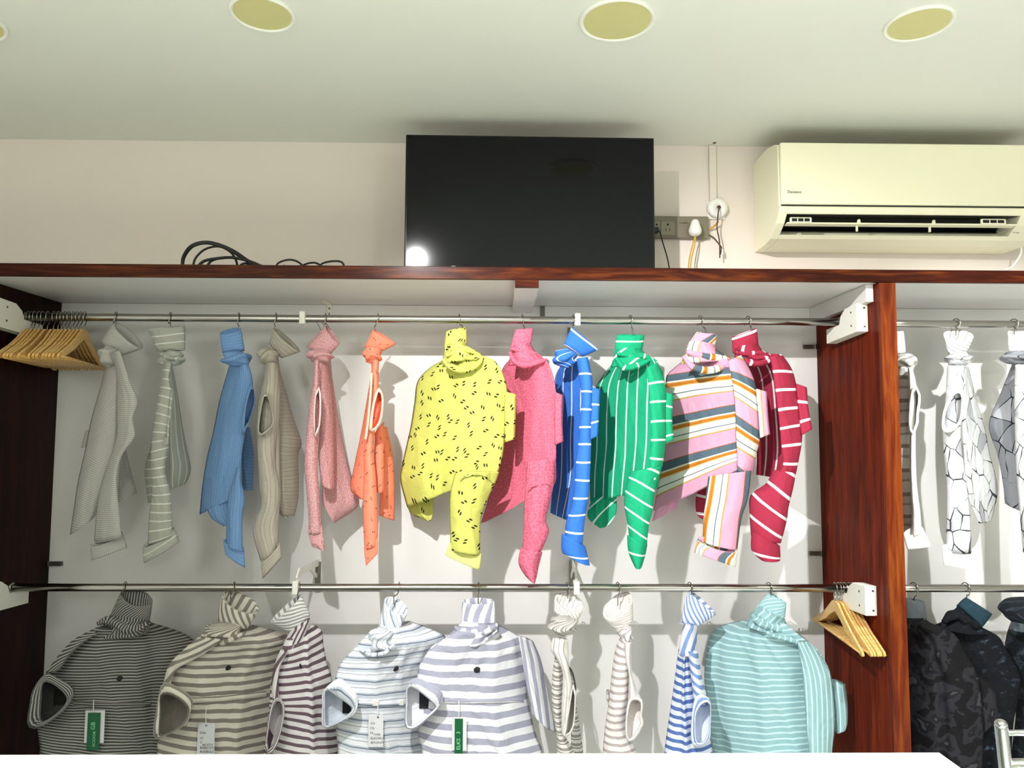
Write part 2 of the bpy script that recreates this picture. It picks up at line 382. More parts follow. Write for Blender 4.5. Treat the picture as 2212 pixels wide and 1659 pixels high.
def clamp(t, px, py, z, arm):
    x = at(px, py, YR).x
    g = box('rail_clamp', (x-.009, YR-.0165, z-.018), (x+.009, YR+.016, z+.022), M['white'], t, 0.003)
    if arm == 'up':       # thin wire braces back to the wall
        for dx in (.03, .055, .07): tube('brace_wire', [(x+dx*.3, YR+.012, z+.012), (x+dx*.7, YR+.09, z+.0), (x+dx, YR+.19, z-.055)], .0014, M['wire'], g, 10, 6)
    elif arm:
        wx = at(arm[0], arm[1], YW-.02).x; wz = at(arm[0], arm[1], YW-.02).z
        bar('support_arm', (x, YR+.004, z+.022), ((x*.92+wx*.08), YR+.03, z+.045), .02, .005, M['white'], t, (1, 0, 0))
        bar('support_arm', ((x*.92+wx*.08), YR+.028, z+.043), (wx, YW-.014, wz), .02, .004, M['white'], t, (1, 0, 0))
        box('wall_bracket', (wx-.009, YW-.019, z-.055), (wx+.009, YW-.0125, wz+.004), M['steel'], t, 0.001)
        mp = Vector((x*.5+wx*.5, (YR+YW)/2, (z+.045+wz)/2))
        bar('support_strut', mp, (wx-.004, YW-.018, z-.005), .012, .004, M['white'], t, (1, 0, 0))
clamp(ru, 655, 688, ZRU, 'up'); clamp(ru, 1247, 692, ZRU, None)
clamp(rl, 640, 1270, ZRL, (687, 1216)); clamp(rl, 1245, 1268, ZRL, (1236, 1213))
x = at(1172, 690, YW-.02).x
box('wall_bracket', (at(1228, 730, YW).x-.004, YW-.019, ZRU-.075), (at(1228, 730, YW).x+.004, YW-.0125, ZRU+.01), M['latch'], ru, 0.0005)
# ------------------------------------------------------------------ ceiling downlights
def downlight(px, py, dia, label):
    d = FWD + RGT*((px-CX)/F_PX) + UPV*((CY-py)/F_PX); c = ORG + d*((ZC-H0)/d.z)
    t = thing('ceiling_downlight', c, label, 'downlight', 'round downlights in the ceiling'); R = dia/2
    lathe('trim_ring', [(R*.86, .001), (R*.87, .004), (R*.93, .0075), (R*.98, .006), (R, .0005), (R*.97, -.004), (R*.86, -.004)], c, (0, 0, -1), M['ring'], t, 56)
    disc('diffuser', (c.x, c.y, c.z-.0025), R*.87, (0, 0, -1), M['diff'], t, .003, 56, 0)
downlight(567, 28, .155, 'round unlit downlight in the ceiling left of the television')
downlight(1333, 43, .187, 'largest round unlit downlight in the ceiling, above the television')
downlight(1985, 50, .160, 'round unlit downlight in the ceiling above the air conditioner')
downlight(-62, 50, .155, 'round downlight cut off by the left edge of the photo')
# ------------------------------------------------------------------ television on the shelf
tvY = 2.235
p0 = at(878, 294, tvY); p1 = at(1407, 309, tvY+.03); cxm = (p0.x+p1.x)/2
tv = thing('television', (cxm, tvY+.01, ZST+.004), 'black flat screen television standing on the mahogany shelf', 'television')
hw, top = (p1.x-p0.x)/2, (p0.z+p1.z)/2
hb = top-ZST-.004
bx_ = box('casing', (cxm-hw, tvY-.012+.0, ZST+.022), (cxm+hw, tvY+.022, top), M['tvbez'], tv, 0.003)
box('screen', (cxm-hw+.006, tvY-.0135, ZST+.032), (cxm+hw-.006, tvY-.0115, top-.006), M['tvscr'], tv)
box('rear_housing', (cxm-hw*.6, tvY+.02, ZST+.06), (cxm+hw*.6, tvY+.06, top-.09), M['tvbez'], tv, 0.012)
for sx in (-1, 1):
    prism('foot', [(cxm+sx*hw*.6-.012, ZST+.004), (cxm+sx*hw*.6+.012, ZST+.004), (cxm+sx*hw*.6+.006, ZST+.03), (cxm+sx*hw*.6-.006, ZST+.03)], 'y', tvY-.07, tvY+.08, M['tvbez'], tv)
tv.rotation_euler = (0, 0, math.radians(0.6))
# ------------------------------------------------------------------ air conditioner
XA0, XA1 = .872, 1.735
ac = thing('air_conditioner', (1.3, YW, H0+.67), 'cream wall mounted air conditioner with open louvre', 'air conditioner')
yf = 2.258
def zpx(py, Y, px=1900): return at(px, py, Y).z
zt = zpx(309, yf); zpb = zpx(446, yf)
z1 = zpx(463, 2.275); z2 = zpx(508, 2.335); z3 = zpx(526, 2.37)
prof = [(YW-.001, zt+.02), (2.36, zt+.02), (2.30, zt+.008), (yf+.014, zt-.004), (yf+.012, zpb+.004), (2.262, zpb-.002), (2.275, z1),
        (2.36, z1+.012), (2.40, z1-.02), (2.385, z2+.006), (2.338, z2), (2.352, z3+.008), (2.40, z3), (YW-.001, z3)]
prism('body', prof, 'x', XA0+.028, XA1-.09, M['ac'], ac)
cheek = [(YW-.001, zt+.02), (2.36, zt+.02), (2.30, zt+.008), (yf+.014, zt-.004), (yf+.012, zpb+.004), (2.262, zpb-.002), (2.275, z1),
         (2.298, (z1+z2)/2), (2.338, z2), (2.352, z3+.008), (2.40, z3), (YW-.001, z3)]
prism('end_cheek', cheek, 'x', XA0, XA0+.028, M['ac'], ac, 0.002)
prism('end_cheek', cheek, 'x', XA1-.09, XA1, M['ac'], ac, 0.002)
box('front_panel', (XA0+.004, yf, zpb+.006), (XA1-.004, yf+.0125, zt), M['ac'], ac, 0.005, 3)
box('panel_seam', (XA0+.006, yf+.009, zpb+.0), (XA1-.006, yf+.016, zpb+.006), M['acdark'], ac)
# dark outlet lining with vanes
prism('outlet_lining', [(2.287, z1+.0005), (2.359, z1+.010), (2.397, z1-.019), (2.384, z2+.024), (2.389, z2+.026), (2.402, z1-.018), (2.361, z1+.0145), (2.287, z1+.004)], 'x', XA0+.0285, XA1-.0905, M['acdark'], ac)
zv = zpx(489, 2.315)
vn = prism('louvre', [(2.290, zv+.0035), (2.293, zv+.005), (2.318, zv+.002), (2.318, zv-.001), (2.292, zv)], 'x', XA0+.034, XA1-.094, M['ac'], ac)
for (xa, xb) in ((1706, 1753), (2118, 2172)):
    X0, X1 = at(xa, 485, 2.29).x, at(xb, 485, 2.29).x
    g = box('louvre_grip', (X0, 2.2855, zv+.001), (X1, 2.2935, zv+.0195), M['ac'], ac, 0.003)
    for k in range(3):
        w = (X1-X0-.012)/3; box('grip_slot', (X0+.005+k*(w+.001), 2.2845, zv+.005), (X0+.003+k*(w+.001)+w, 2.288, zv+.0155), M['acdark'], g, 0.001)
for (xx, yy) in ((1857, 484), (2019, 488)): 
    p = at(xx, yy, 2.29); lathe('louvre_pin', [(.005, 0), (.006, .006), (.005, .014), (.002, .017)], (p.x, 2.297, zv), (0, -.2, 1), M['ac'], ac, 14)
for (xx, yy) in ((1844, 497), (2000, 499)):
    p = at(xx, yy, 2.33); box('pin_stay', (p.x-.003, 2.306, z2+.004), (p.x+.003, 2.312, zv), M['ac'], ac, 0.001)
pl = at(1701, 417, yf-.001); text('maker_lettering', 'Daxzeno', (pl.x, yf-.0006, pl.z), .0125, M['print'], ac)
pl = at(2190, 503, 2.30); text('spec_lettering', '\u25a1 eco', (pl.x, 2.303, pl.z), .008, M['printgrey'], ac, (math.radians(62), 0, 0))
# loop of thin white lead under its right end
tube('drain_lead', [at(2203, 520, 2.42), at(2206, 545, 2.40), at(2190, 572, 2.40), at(2172, 583, 2.41)], .003, M['plastic'], ac, 24, 8)
# ------------------------------------------------------------------ sockets, conduit and leads on the wall
YB = YW-.001
p = at(1400, 470, YB); q = at(1528, 518, YB)
sb = thing('switchboard', ((p.x+q.x)/2, YB, q.z), 'grey brown socket board on the wall beside the television', 'socket board')
box('plate', (p.x-.03, YB-.022, q.z), (q.x, YB, p.z), M['switch'], sb, 0.004)
for (x0, x1) in ((1410, 1426), (1427, 1457)):
    a, b = at(x0, 479, YB-.02), at(x1, 509, YB-.02)
    g = box('socket', (a.x, YB-.0245, b.z), (b.x, YB-.0215, a.z), M['socket'], sb, 0.0012)
    cx_ = (a.x+b.x)/2; cz = (a.z+b.z)/2
    disc('pin_hole', (cx_, YB-.0247, cz+.013), .0034, (0, -1, 0), M['hole'], g, .001, 14, 0)
    for s in (-1, 1): box('pin_slot', (cx_+s*.0065-.0013, YB-.0252, cz-.009), (cx_+s*.0065+.0013, YB-.0242, cz+.0), M['brown'], g)
pt = at(1467, 483, YB-.02); text('maker_lettering', 'northwest', (pt.x, YB-.0226, pt.z), .0068, M['print'], sb)
# black plug and its lead
p = at(1416, 497, YB-.04)
bpg = thing('plug', (p.x, YB-.03, p.z), 'black plug with thin black lead in the socket board', 'plug')
box('plug_body', (p.x-.016, YB-.05, p.z-.010), (p.x+.011, YB-.0253, p.z+.009), M['black'], bpg, 0.004)
tube('lead', [(p.x+.008, YB-.04, p.z-.002), at(1425, 500, YB-.045), at(1432, 525, YB-.05), at(1441, 555, YB-.06), at(1446, 580, YB-.07), at(1449, 590, YB-.08)], .0022, M['black'], bpg, 40, 8)
# white pear shaped plug with twin yellow lead
p = at(1502, 493, YB-.05)
wp = thing('plug', (p.x, YB-.04, p.z-.02), 'white pear shaped plug with twin yellow lead', 'plug')
o = lathe('plug_body', [(.001, .028), (.008, .0265), (.013, .02), (.0155, .011), (.0205, -.004), (.022, -.013), (.019, -.022), (.012, -.028), (.003, -.030)], (p.x, YB-.048, p.z+.003), (0, -.05, 1), M['plastic'], wp, 28)
box('pin_block', (p.x-.012, YB-.040, p.z-.012), (p.x+.012, YB-.0226, p.z+.012), M['plastic'], wp, .003)
for k, dx in ((0, -2), (1, 2.5)):
    tube('lead', [at(1502+dx*.2, 509, YB-.048), at(1498+dx, 530, YB-.05), at(1491+dx, 560, YB-.06), at(1489+dx, 592, YB-.08)], .0022, M['yellow'], wp, 30, 8)
# conduit and round junction box
p = at(1530, 315, YB); q = at(1548, 440, YB)
cd = tag(box('conduit', (p.x, YB-.012, at(1540, 440, YB).z), (q.x-.002, YB, ZC-.0005), M['wall'], None, 0.002), 'cream square conduit running down from the ceiling', 'conduit')
tag(disc('conduit_knockout', ((p.x+q.x)/2, YB-.03, ZC-.001), .006, (0, 0, -1), M['brown'], None, .001, 16, 0), 'small brown hole in the ceiling above the conduit', 'hole')
p = at(1547, 454, YB)
jb = thing('junction_box', (p.x, YB, p.z-.04), 'round white junction box on a square backing under the conduit', 'junction box')
box('backing_plate', (p.x-.034, YB-.008, p.z-.034), (p.x+.028, YB, p.z+.028), M['plastic'], jb, 0.002)
lathe('cover', [(.035, .0), (.0345, .012), (.031, .018), (.006, .020), (.0055, .014), (.001, .014)], (p.x, YB-.008, p.z+.002), (0, -1, 0), M['plastic'], jb, 36)
disc('cable_hole', (p.x+.002, YB-.0288, p.z+.002), .0058, (0, -1, 0), M['brown'], jb, .001, 20, 0)
c0 = (p.x+.002, YB-.030, p.z+.002)
tube('cable', [c0, at(1552, 456, YB-.05), at(1550, 475, YB-.045), at(1549, 495, YB-.04), at(1554, 520, YB-.04), at(1555, 557, YB-.04)], .0023, M['brown'], jb, 40, 8)
tube('cable', [at(1529, 496, YB-.012), at(1541, 490, YB-.02), at(1549, 482, YB-.03), at(1552, 478, YB-.033)], .0032, M['yellow'], jb, 20, 8)
tube('cable', [at(1530, 507, YB-.012), at(1542, 514, YB-.02), at(1552, 526, YB-.03), at(1558, 535, YB-.03), at(1556, 550, YB-.03)], .0022, M['brown'], jb, 24, 8)
tube('cable_sleeve', [at(1560, 538, YB-.03), at(1561, 551, YB-.03)], .003, M['plastic'], jb, 8, 8)
# black cables lying on the shelf top
YK = 2.13
def loops(pts, r): return [at(360+x/4.096, 480+y/4.096, YK+dy) for x, y, dy in pts]
k1 = thing('cable', (at(480, 578, YK).x, YK, ZST), 'thick black cable coil lying on the shelf left of the television', 'cable')
zb = 410
tube('coil', loops([(140, zb, .02), (150, 310, .02), (220, 215, .0), (340, 180, 0), (470, 205, .02), (600, 265, .03), (740, 355, .02), (900, zb, 0)], 0), [.0048, .0055, .006, .006, .0062, .0066, .006, .005], M['black'], k1, 60, 10)
tube('coil', loops([(230, zb, .04), (255, 320, .04), (340, 240, .04), (460, 215, .05), (560, 260, .05), (610, 330, .05), (632, zb, .05)], 0), .0034, M['black'], k1, 50, 8)
tube('coil', loops([(265, zb, -.01), (330, 345, -.01), (470, 318, 0), (600, 315, .01), (760, 355, .02), (890, zb+5, .02)], 0), .0045, M['black'], k1, 50, 8)
tube('coil', loops([(345, zb, .07), (400, 340, .07), (520, 312, .06), (660, 325, .05), (780, 365, .03), (860, zb, .0)], 0), .0040, M['black'], k1, 50, 8)
tube('coil', loops([(640, zb, .03), (660, 375, .03), (700, 365, .03), (745, 385, .03), (770, zb, .03)], 0), .0033, M['black'], k1, 30, 8)
k2 = thing('cable', (at(670, 578, YK).x, YK, ZST), 'thin black cable with three low loops on the shelf', 'cable')
tube('coil', loops([(960, zb, 0), (990, 360, 0), (1080, 332, 0), (1160, 350, 0), (1230, zb, 0)], 0), .0030, M['black'], k2, 40, 8)
tube('coil', loops([(1170, zb+8, .02), (1220, 375, .02), (1300, 358, .02), (1360, 380, .02), (1395, zb+8, .02)], 0), .0030, M['black'], k2, 40, 8)
tube('coil', loops([(1325, zb+8, -.01), (1380, 365, -.01), (1470, 345, -.01), (1550, 355, -.01), (1580, zb+10, -.01)], 0), .0030, M['black'], k2, 40, 8)
tube('coil', loops([(1020, zb, .03), (1040, 385, .03), (1060, zb, .03)], 0), .0030, M['black'], k2, 20, 8)
# ------------------------------------------------------------------ white display counter in front
zk = H0-.4922
kx1 = at(2029, 1626, 1.2).x
ck = thing('display_counter', (0, 0.85, 0), 'white display counter across the foreground', 'counter')
box('worktop', (-1.6, .55, zk-.03), (kx1, 1.2, zk), M['counter'], ck, 0.002)
box('cabinet', (-1.58, .58, 0.0), (kx1-.02, 1.17, zk-.03), M['counter'], ck)
# ------------------------------------------------------------------ chrome stand at the right edge
YS = 1.55
def sp(px, py, dy=0): return at(px, py, YS+dy)
st = thing('display_stand', (sp(2190, 1600).x+.1, YS, 0), 'chrome tubular display stand at the lower right edge', 'stand')
pa = sp(2162, 1566); pb = sp(2172, 1659); x2 = pa.x+.36
lean = (pb-pa)/(pb.z-pa.z)
tube('post', [pa, pb, pa+lean*(-pa.z*.6), pa+lean*(-pa.z)+Vector((0, 0, .002))], .0125, M['chrome'], st, 16, 20)
lathe('post_cap', [(.0125, 0), (.012, .004), (.009, .009), (.003, .0115)], pa, (0, 0, 1), M['chrome'], st, 20)
tube('post', [(x2, YS, pa.z), (x2, YS, .002)], .0125, M['chrome'], st, 6, 20)
for py, r in ((1583, .006), (1652, .012)):
    z = sp(2180, py).z; tube('rung', [(sp(2168, py).x, YS, z), (x2, YS, z)], r, M['chrome'], st, 6, 16)
# ------------------------------------------------------------------ hangers
def wire_hook(name, px, zr, py_neck, xn, Y=YR, parent=None, lean=0.0):
    """hook over the rod; px rod position, (xn,py_neck) where the wire meets the neck"""
    x = at(px, 690, Y).x if zr > H0 else at(px, 1270, Y).x
    n = at(xn, py_neck, Y); R = .0168; pts = []
    for a in range(-40, 200, 20):
        an = math.radians(a); pts.append((x-.004+.010*(a/200), Y + R*math.cos(an), zr + R*math.sin(an)))
    pts += [(x*.7+n.x*.3+.0, Y-.014, zr-.018), (n.x, Y-.004, zr-.030 if zr-.030 > n.z+.012 else n.z+.012), (n.x, Y, n.z-.012)]
    return tube(name, pts, .0016, M['wire'], parent, 44, 8)
def wooden_hanger(ang, first, zr, label, group, px):
    x = at(px, 690 if zr > H0 else 1262, YR).x
    t = thing('wooden_hanger', (x, YR, zr), label, 'hanger', group)
    t.rotation_euler = (0, 0, 0)
    c, s = math.cos(ang), math.sin(ang)
    def L(u, w, z): return Vector((x + u*c - w*s, YR + u*s + w*c, zr + z))   # u along the hanger, w across its thickness
    if 'arms' not in first:
        half = [(0, -.038), (.022, -.040), (.04, -.052), (.075, -.075), (.12, -.100), (.17, -.122), (.196, -.134), (.202, -.143), (.196, -.1475), (.182, -.146), (.13, -.128), (.08, -.108), (.04, -.085), (.0, -.068)]
        out = half[:] + [(-u, z) for u, z in half[::-1][1:-1]]
        vs, fs = [], []; n = len(out); th = .0034
        for w in (-th, th):
            for u, z in out: vs.append(L(u, w, z))
        N = len(half)
        # arm as quads between top and bottom outline: triangulated via bmesh below
        bm = bmesh.new(); bv = [bm.verts.new(v) for v in vs]
        bm.faces.new(bv[:n]); bm.faces.new(bv[n:][::-1])
        for i in range(n): bm.faces.new((bv[i], bv[n+i], bv[n+(i+1) % n], bv[(i+1) % n]))
        bmesh.ops.recalc_face_normals(bm, faces=bm.faces[:])
        bmesh.ops.bevel(bm, geom=[e for e in bm.edges if abs((e.verts[0].co-e.verts[1].co).length-2*th) > 1e-5], offset=.0012, segments=2, affect='EDGES', profile=0.5)
        bmesh.ops.triangulate(bm, faces=[f for f in bm.faces if len(f.verts) > 6])
        first['arms'] = bmobj('arms', bm, M['hanger'], t)
        first['bar'] = tube('trouser_bar', [L(-.186, 0, -.139), L(.186, 0, -.139)], .0048, M['hanger'], t, 4, 12)
        pts = []
        for a in range(-60, 200, 20):
            an = math.radians(a); pts.append(L(-.0168*math.cos(an), 0, .0168*math.sin(an)))
        pts += [L(.013, 0, -.014), L(.003, 0, -.024), L(0, 0, -.036), L(0, 0, -.046)]
        first['hook'] = tube('hook', pts, .0015, M['wire'], t, 40, 8)
    else:
        for k in ('arms', 'bar', 'hook'):
            o = first[k].copy(); COL.objects.link(o); o.parent = t
    return t
ORD = 'first second third fourth fifth sixth seventh eighth ninth tenth eleventh twelfth thirteenth fourteenth fifteenth'.split()
fa = {}; rnd = random.Random(4)
base = math.radians(90+13)
pk = [560, 625, 690, 775, 850, 950, 1070, 1160, 1225, 1300, 1370, 1460, 1535, 1610, 1690]
for i, q in enumerate(pk):
    nm = ('first' if i == 0 else 'last' if i == 14 else None)
    lab = {0: 'leftmost wooden hanger of the bunch on the upper rail', 14: 'rightmost wooden hanger of the bunch on the upper rail'}.get(i, ORD[i] + ' wooden hanger from the left in the upper bunch')
    t = wooden_hanger(base, fa, ZRU, lab, 'wooden hangers on the upper rail', q/9.217)
    t.rotation_euler = (0, 0, math.radians(rnd.uniform(-2.5, 2.5)))
fb = {}
for i, q in enumerate([1806, 1814, 1820, 1827, 1836, 1843]):
    lab = {0: 'leftmost wooden hanger beside the divider on the lower rail', 5: 'rightmost wooden hanger beside the divider on the lower rail'}.get(i, ORD[i] + ' wooden hanger from the left beside the divider')
    t = wooden_hanger(math.radians(90-2), fb, ZRL, lab, 'wooden hangers on the lower rail', q-2)
    t.rotation_euler = (0, 0, math.radians(rnd.uniform(-1.5, 1.5)+(-4 if i == 0 else 0)))
# ------------------------------------------------------------------ garments
# Every outline is read off the photograph in a crop frame (origin, scale), then given its own depth, bulge and folds.
class Crop:
    def __init__(s, x, y, k): s.x, s.y, s.k = x, y, k
    def __call__(s, px, py, Y): return at(s.x+px/s.k, s.y+py/s.k, Y)
C1, C2, C3 = Crop(0, 540, 2.304), Crop(400, 640, 2.592), Crop(840, 660, 2.675)
C4, C5, C6 = Crop(1160, 660, 2.766), Crop(1380, 660, 2.764), Crop(1720, 560, 2.37)
C7, C8 = Crop(0, 1220, 3.779), Crop(320, 1240, 3.959)
B1, B2, B3, B4 = Crop(680, 1240, 3.96), Crop(1140, 1240, 3.96), Crop(1420, 1230, 3.868), Crop(1840, 1230, 3.868)
def rot_uv(u, v, deg):
    a = math.radians(deg); return (u*math.cos(a)-v*math.sin(a), u*math.sin(a)+v*math.cos(a))
class Shirt:
    n = 0
    def __init__(s, crop, name, label, mat, base, group):
        Shirt.n += 1; s.c = crop; s.mat = mat; s.seed = Shirt.n*7.31
        s.t = thing(name, crop(base[0], base[1], YR), label, 'shirt', group)
    def P(s, px, py, z): return s.c(px, py, YR+z)
    def panel(s, name, st, z=(0, 0), bulge=.03, back=.015, rot=0, fold=.008, mat=None, nr=34, nc=26, fx=4.0, fy=1.3, crease=None, pw=2.6):
        """cloth panel: stations (xl,yl,xr,yr[,zl,zr]) from top to bottom, front face bulging toward the room"""
        S_ = [tuple(q) + (tuple(z) if len(q) == 4 else ()) for q in st]
        rows = crom(S_, nr); vs, fs, uv = [], [], []; s.seed += 1.7; L = 0; pm = None; nb = 10
        for i, (xl, yl, xr, yr, zl, zr) in enumerate(rows):
            A, B = s.P(xl, yl, zl), s.P(xr, yr, zr); mid = (A+B)/2
            if pm is not None: L += (mid-pm).length
            pm = mid; d = B-A; w = d.length; t = i/(nr-1)
            nrm = ORG-mid; nrm.z = 0; nrm.normalize()
            ncc = nc
            for j in range(ncc):
                q = j/(ncc-1); pr = max(0.0, 1-abs(2*q-1)**pw)
                u = (q-.5)*w
                f = noise.noise(Vector((u*fx*6+s.seed+L*2.2, L*fy*2.0, s.seed))) + .35*noise.noise(Vector((u*fx*14+L*11, L*fy*4, s.seed+9)))
                rdg = noise.noise(Vector((u*fx*7-L*5, L*fy*1.6, s.seed+31))); f += .5*(1-min(1, abs(rdg)*5))
                cr = 0
                if crease:
                    for (cq, amp, cw) in crease: cr += amp*math.exp(-((q-cq)/cw)**2)
                h = bulge*pr + (fold*f + cr)*pr
                vs.append(A + d*q + nrm*h); uv.append(rot_uv(u, L, rot))
            for j in range(1, nb-1):
                q = 1-j/(nb-1); pr = max(0.0, 1-abs(2*q-1)**pw)
                vs.append(A + d*q - nrm*back*pr); uv.append(rot_uv((q-.5)*w, L, rot))
        R = nc+nb-2
        for i in range(nr-1):
            for k in range(R): fs.append((i*R+k, i*R+(k+1) % R, (i+1)*R+(k+1) % R, (i+1)*R+k))
        fs.append(tuple(range(R))[::-1]); fs.append(tuple((nr-1)*R+k for k in range(R)))
        if name == 'body': s.bvh = BVHTree.FromPolygons([tuple(v) for v in vs], fs)
        return meshobj(name, vs, fs, mat or s.mat, s.t, uv, True)
    def surf(s, px, py, off=.002):
        d = (s.P(px, py, 0)-ORG).normalized(); h = s.bvh.ray_cast(ORG, d)[0]
        return (h if h is not None else s.P(px, py, -.06)) - d*off
    def strip(s, name, top, bot, n=24, off=.003, mat=None, rot=0):
        """thin cloth band lying on the body"""
        vs, fs, uv = [], [], []; L = 0
        T = crom(top, n); B_ = crom(bot, n)
        for i in range(n):
            q = [s.surf(T[i][0], T[i][1], 0), s.surf(T[i][0], T[i][1], off), s.surf((T[i][0]+B_[i][0])/2, (T[i][1]+B_[i][1])/2, off*1.6), s.surf(B_[i][0], B_[i][1], off), s.surf(B_[i][0], B_[i][1], 0)]
            if i: L += (q[1]-vs[-4]).length
            for k, p in enumerate(q): vs.append(p); uv.append(rot_uv(L, .008*k, rot))
        for i in range(n-1):
            for k in range(4): fs.append((i*5+k, i*5+5+k, i*5+6+k, i*5+1+k))
        return meshobj(name, vs, fs, mat or s.mat, s.t, uv, True)
    def ring(s, name, lo, up, z=0.0, dr=.45, tip=.3, rot=90, mat=None, wall=.86, wob=.05, seg=36, rows=7, deep=.55, parent=None, sag=0.0):
        """open cloth tube (collar or turned-up cuff) between a lower and an upper edge"""
        zl = z if isinstance(z, tuple) else (z, z); s.seed += 2.3
        A0, A1 = s.P(lo[0], lo[1], zl[0]), s.P(lo[2], lo[3], zl[0]); U0, U1 = s.P(up[0], up[1], zl[1]), s.P(up[2], up[3], zl[1])
        C0, C1_ = (A0+A1)/2, (U0+U1)/2; ax = (C1_-C0); ln = ax.length; axn = ax.normalized(); back = Vector((0, 1, 0))
        vs, fs, uv = [], [], []
        def row(t, k, inner):
            C = C0.lerp(C1_, t); a = ((A1-A0).lerp(U1-U0, t))/2*k; ra = a.length
            b = back*(ra*dr) + axn*(ra*tip*t)
            for i in range(seg):
                an = 2*math.pi*i/seg
                w = 1+wob*noise.noise(Vector((math.cos(an)*1.6, math.sin(an)*1.6+t*1.3, s.seed)))*2
                hump = axn*(sag*ln*math.cos(an)**2*t)
                vs.append(C + a*math.cos(an)*(w if abs(math.cos(an)) < .8 else 1) + b*math.sin(an)*w + hump); uv.append(rot_uv(an*ra, t*ln, rot))
        for r in range(rows): row(r/(rows-1), 1.0 + .02*math.sin(r/(rows-1)*math.pi), False)
        row(1.012, (1+wall)/2, True)
        for r in range(4): row(1-deep*r/3, wall, True)
        n = rows+1+4
        for i in range(n-1):
            for k in range(seg): fs.append((i*seg+k, i*seg+(k+1) % seg, (i+1)*seg+(k+1) % seg, (i+1)*seg+k))
        fs.append(tuple(range(seg))[::-1]); fs.append(tuple((n-1)*seg+k for k in range(seg)))
        return meshobj(name, vs, fs, mat or s.mat, parent or s.t, uv, True)
    def collar(s, lo, up, **k): return s.ring('collar', lo, up, **k)
    def cuff(s, lo, up, **k):
        k.setdefault('tip', .25); k.setdefault('dr', .3); k.setdefault('wob', .03); k.setdefault('z', -.03); return s.ring('cuff', lo, up, **k)
    def knot(s, cx, cy, rx, ry, z=-.01, dz=.035, tilt=0, freq=6, amp=.16, name='neck_knot'):
        """lump of cloth twisted round the neck"""
        s.seed += 3.1; C = s.P(cx, cy, z); ex = s.P(cx+rx, cy, z)-C; ez = s.P(cx, cy-ry, z)-C; ey = Vector((0, 1, 0))*dz
        nu, nv = 40, 24; vs, fs, uv = [], [], []; a0 = math.radians(tilt)
        for i in range(nv):
            th = math.pi*(i+.001)/(nv-1+.002)
            for k in range(nu):
                ph = 2*math.pi*k/nu; x, y, zz = math.sin(th)*math.cos(ph), math.sin(th)*math.sin(ph), math.cos(th)
                xr, zr_ = x*math.cos(a0)+zz*math.sin(a0), -x*math.sin(a0)+zz*math.cos(a0)
                b = math.sin(freq*(zr_ + .35*math.sin(2.2*xr+s.seed)+.3*y) + s.seed)
                r = 1 + amp*(b*abs(b)**-.3 if b else 0)*(1-abs(zz)**4) + .10*noise.noise(Vector((x*2, y*2+s.seed, zz*2)))
                r *= .93
                vs.append(C + ex*x*r + ez*zz*r + ey*y*r); uv.append(rot_uv(ph*ex.length*math.sin(th), th*ez.length, 60+tilt))
        for i in range(nv-1):
            for k in range(nu): fs.append((i*nu+k, i*nu+(k+1) % nu, (i+1)*nu+(k+1) % nu, (i+1)*nu+k))
        fs.append(tuple(range(nu))[::-1]); fs.append(tuple((nv-1)*nu+k for k in range(nu)))
        return meshobj(name, vs, fs, s.mat, s.t, uv, True)
    def roll(s, pts, r, z=-.03, flat=.7, name='neck_fold', mat=None, n=36, rn=.25):
        """rolled fold of cloth along a path; r in crop pixels"""
        P_ = [s.P(p[0], p[1], p[2] if len(p) > 2 else z) for p in pts]; k = YR/F_PX/s.c.k
        rr = [q*k for q in r] if isinstance(r, (list, tuple)) else r*k
        s.seed += 1.1
        return tube(name, P_, rr, mat or s.mat, s.t, n, 14, True, True, flat, rn, s.seed)
    def armhole(s, outer, hole, z=-.08, depth=.05, mat=None, inner=None, n=40, name='sleeve_opening'):
        """short sleeve seen end-on: band between outer and hole outline, hollow inside"""
        def res(poly):
            m = len(poly); Q = []
            for i in range(n):
                x = i/n*m; k = int(x); t = x-k; p0, p1, p2, p3 = (poly[(k+d) % m] for d in (-1, 0, 1, 2))
                Q.append(tuple(0.5*(2*b+(c-a)*t+(2*a-5*b+4*c-d)*t*t+(3*b-a-3*c+d)*t**3) for a, b, c, d in zip(p0, p1, p2, p3)))
            # resample by angle about the centroid of the hole
            return Q
        hc = (sum(p[0] for p in hole)/len(hole), sum(p[1] for p in hole)/len(hole))
        def polar(Q):
            out = []
            Qa = sorted(((math.atan2(p[1]-hc[1], p[0]-hc[0]), p) for p in Q)); m = len(Qa)
            for i in range(n):
                a = -math.pi+2*math.pi*(i+.5)/n
                j = 0
                while j < m and Qa[j][0] < a: j += 1
                a1, p1 = Qa[j % m]; a0_, p0 = Qa[j-1]
                d = (a1-a0_) % (2*math.pi); t = ((a-a0_) % (2*math.pi))/d if d > 1e-6 else 0
                out.append((p0[0]+(p1[0]-p0[0])*t, p0[1]+(p1[1]-p0[1])*t))
            return out
        O, Hh = polar(res(outer)), polar(res(hole))
        vs, uv = [], []
        def add(Q, zz, k, vv, c=hc):
            L = 0; prev = None
            for x, y in Q:
                p = s.P(c[0]+(x-c[0])*k, c[1]+(y-c[1])*k, zz)
                if prev: L += (p-prev).length
                prev = p; vs.append(p); uv.append(rot_uv(L, vv, 0))
        bw = .016
        add(O, z+depth, 1.0, 0); add(O, z+.012, 1.0, depth); add(O, z+.002, .985, depth+.008); add(Hh, z-.002, 1.05, depth+.02+bw); add(Hh, z+.002, 1.0, depth+.026+bw)
        add(Hh, z+depth*.5, .97, depth*1.5); add(Hh, z+depth*.92, .93, depth*2)
        fs, mi = [], []; R = 7
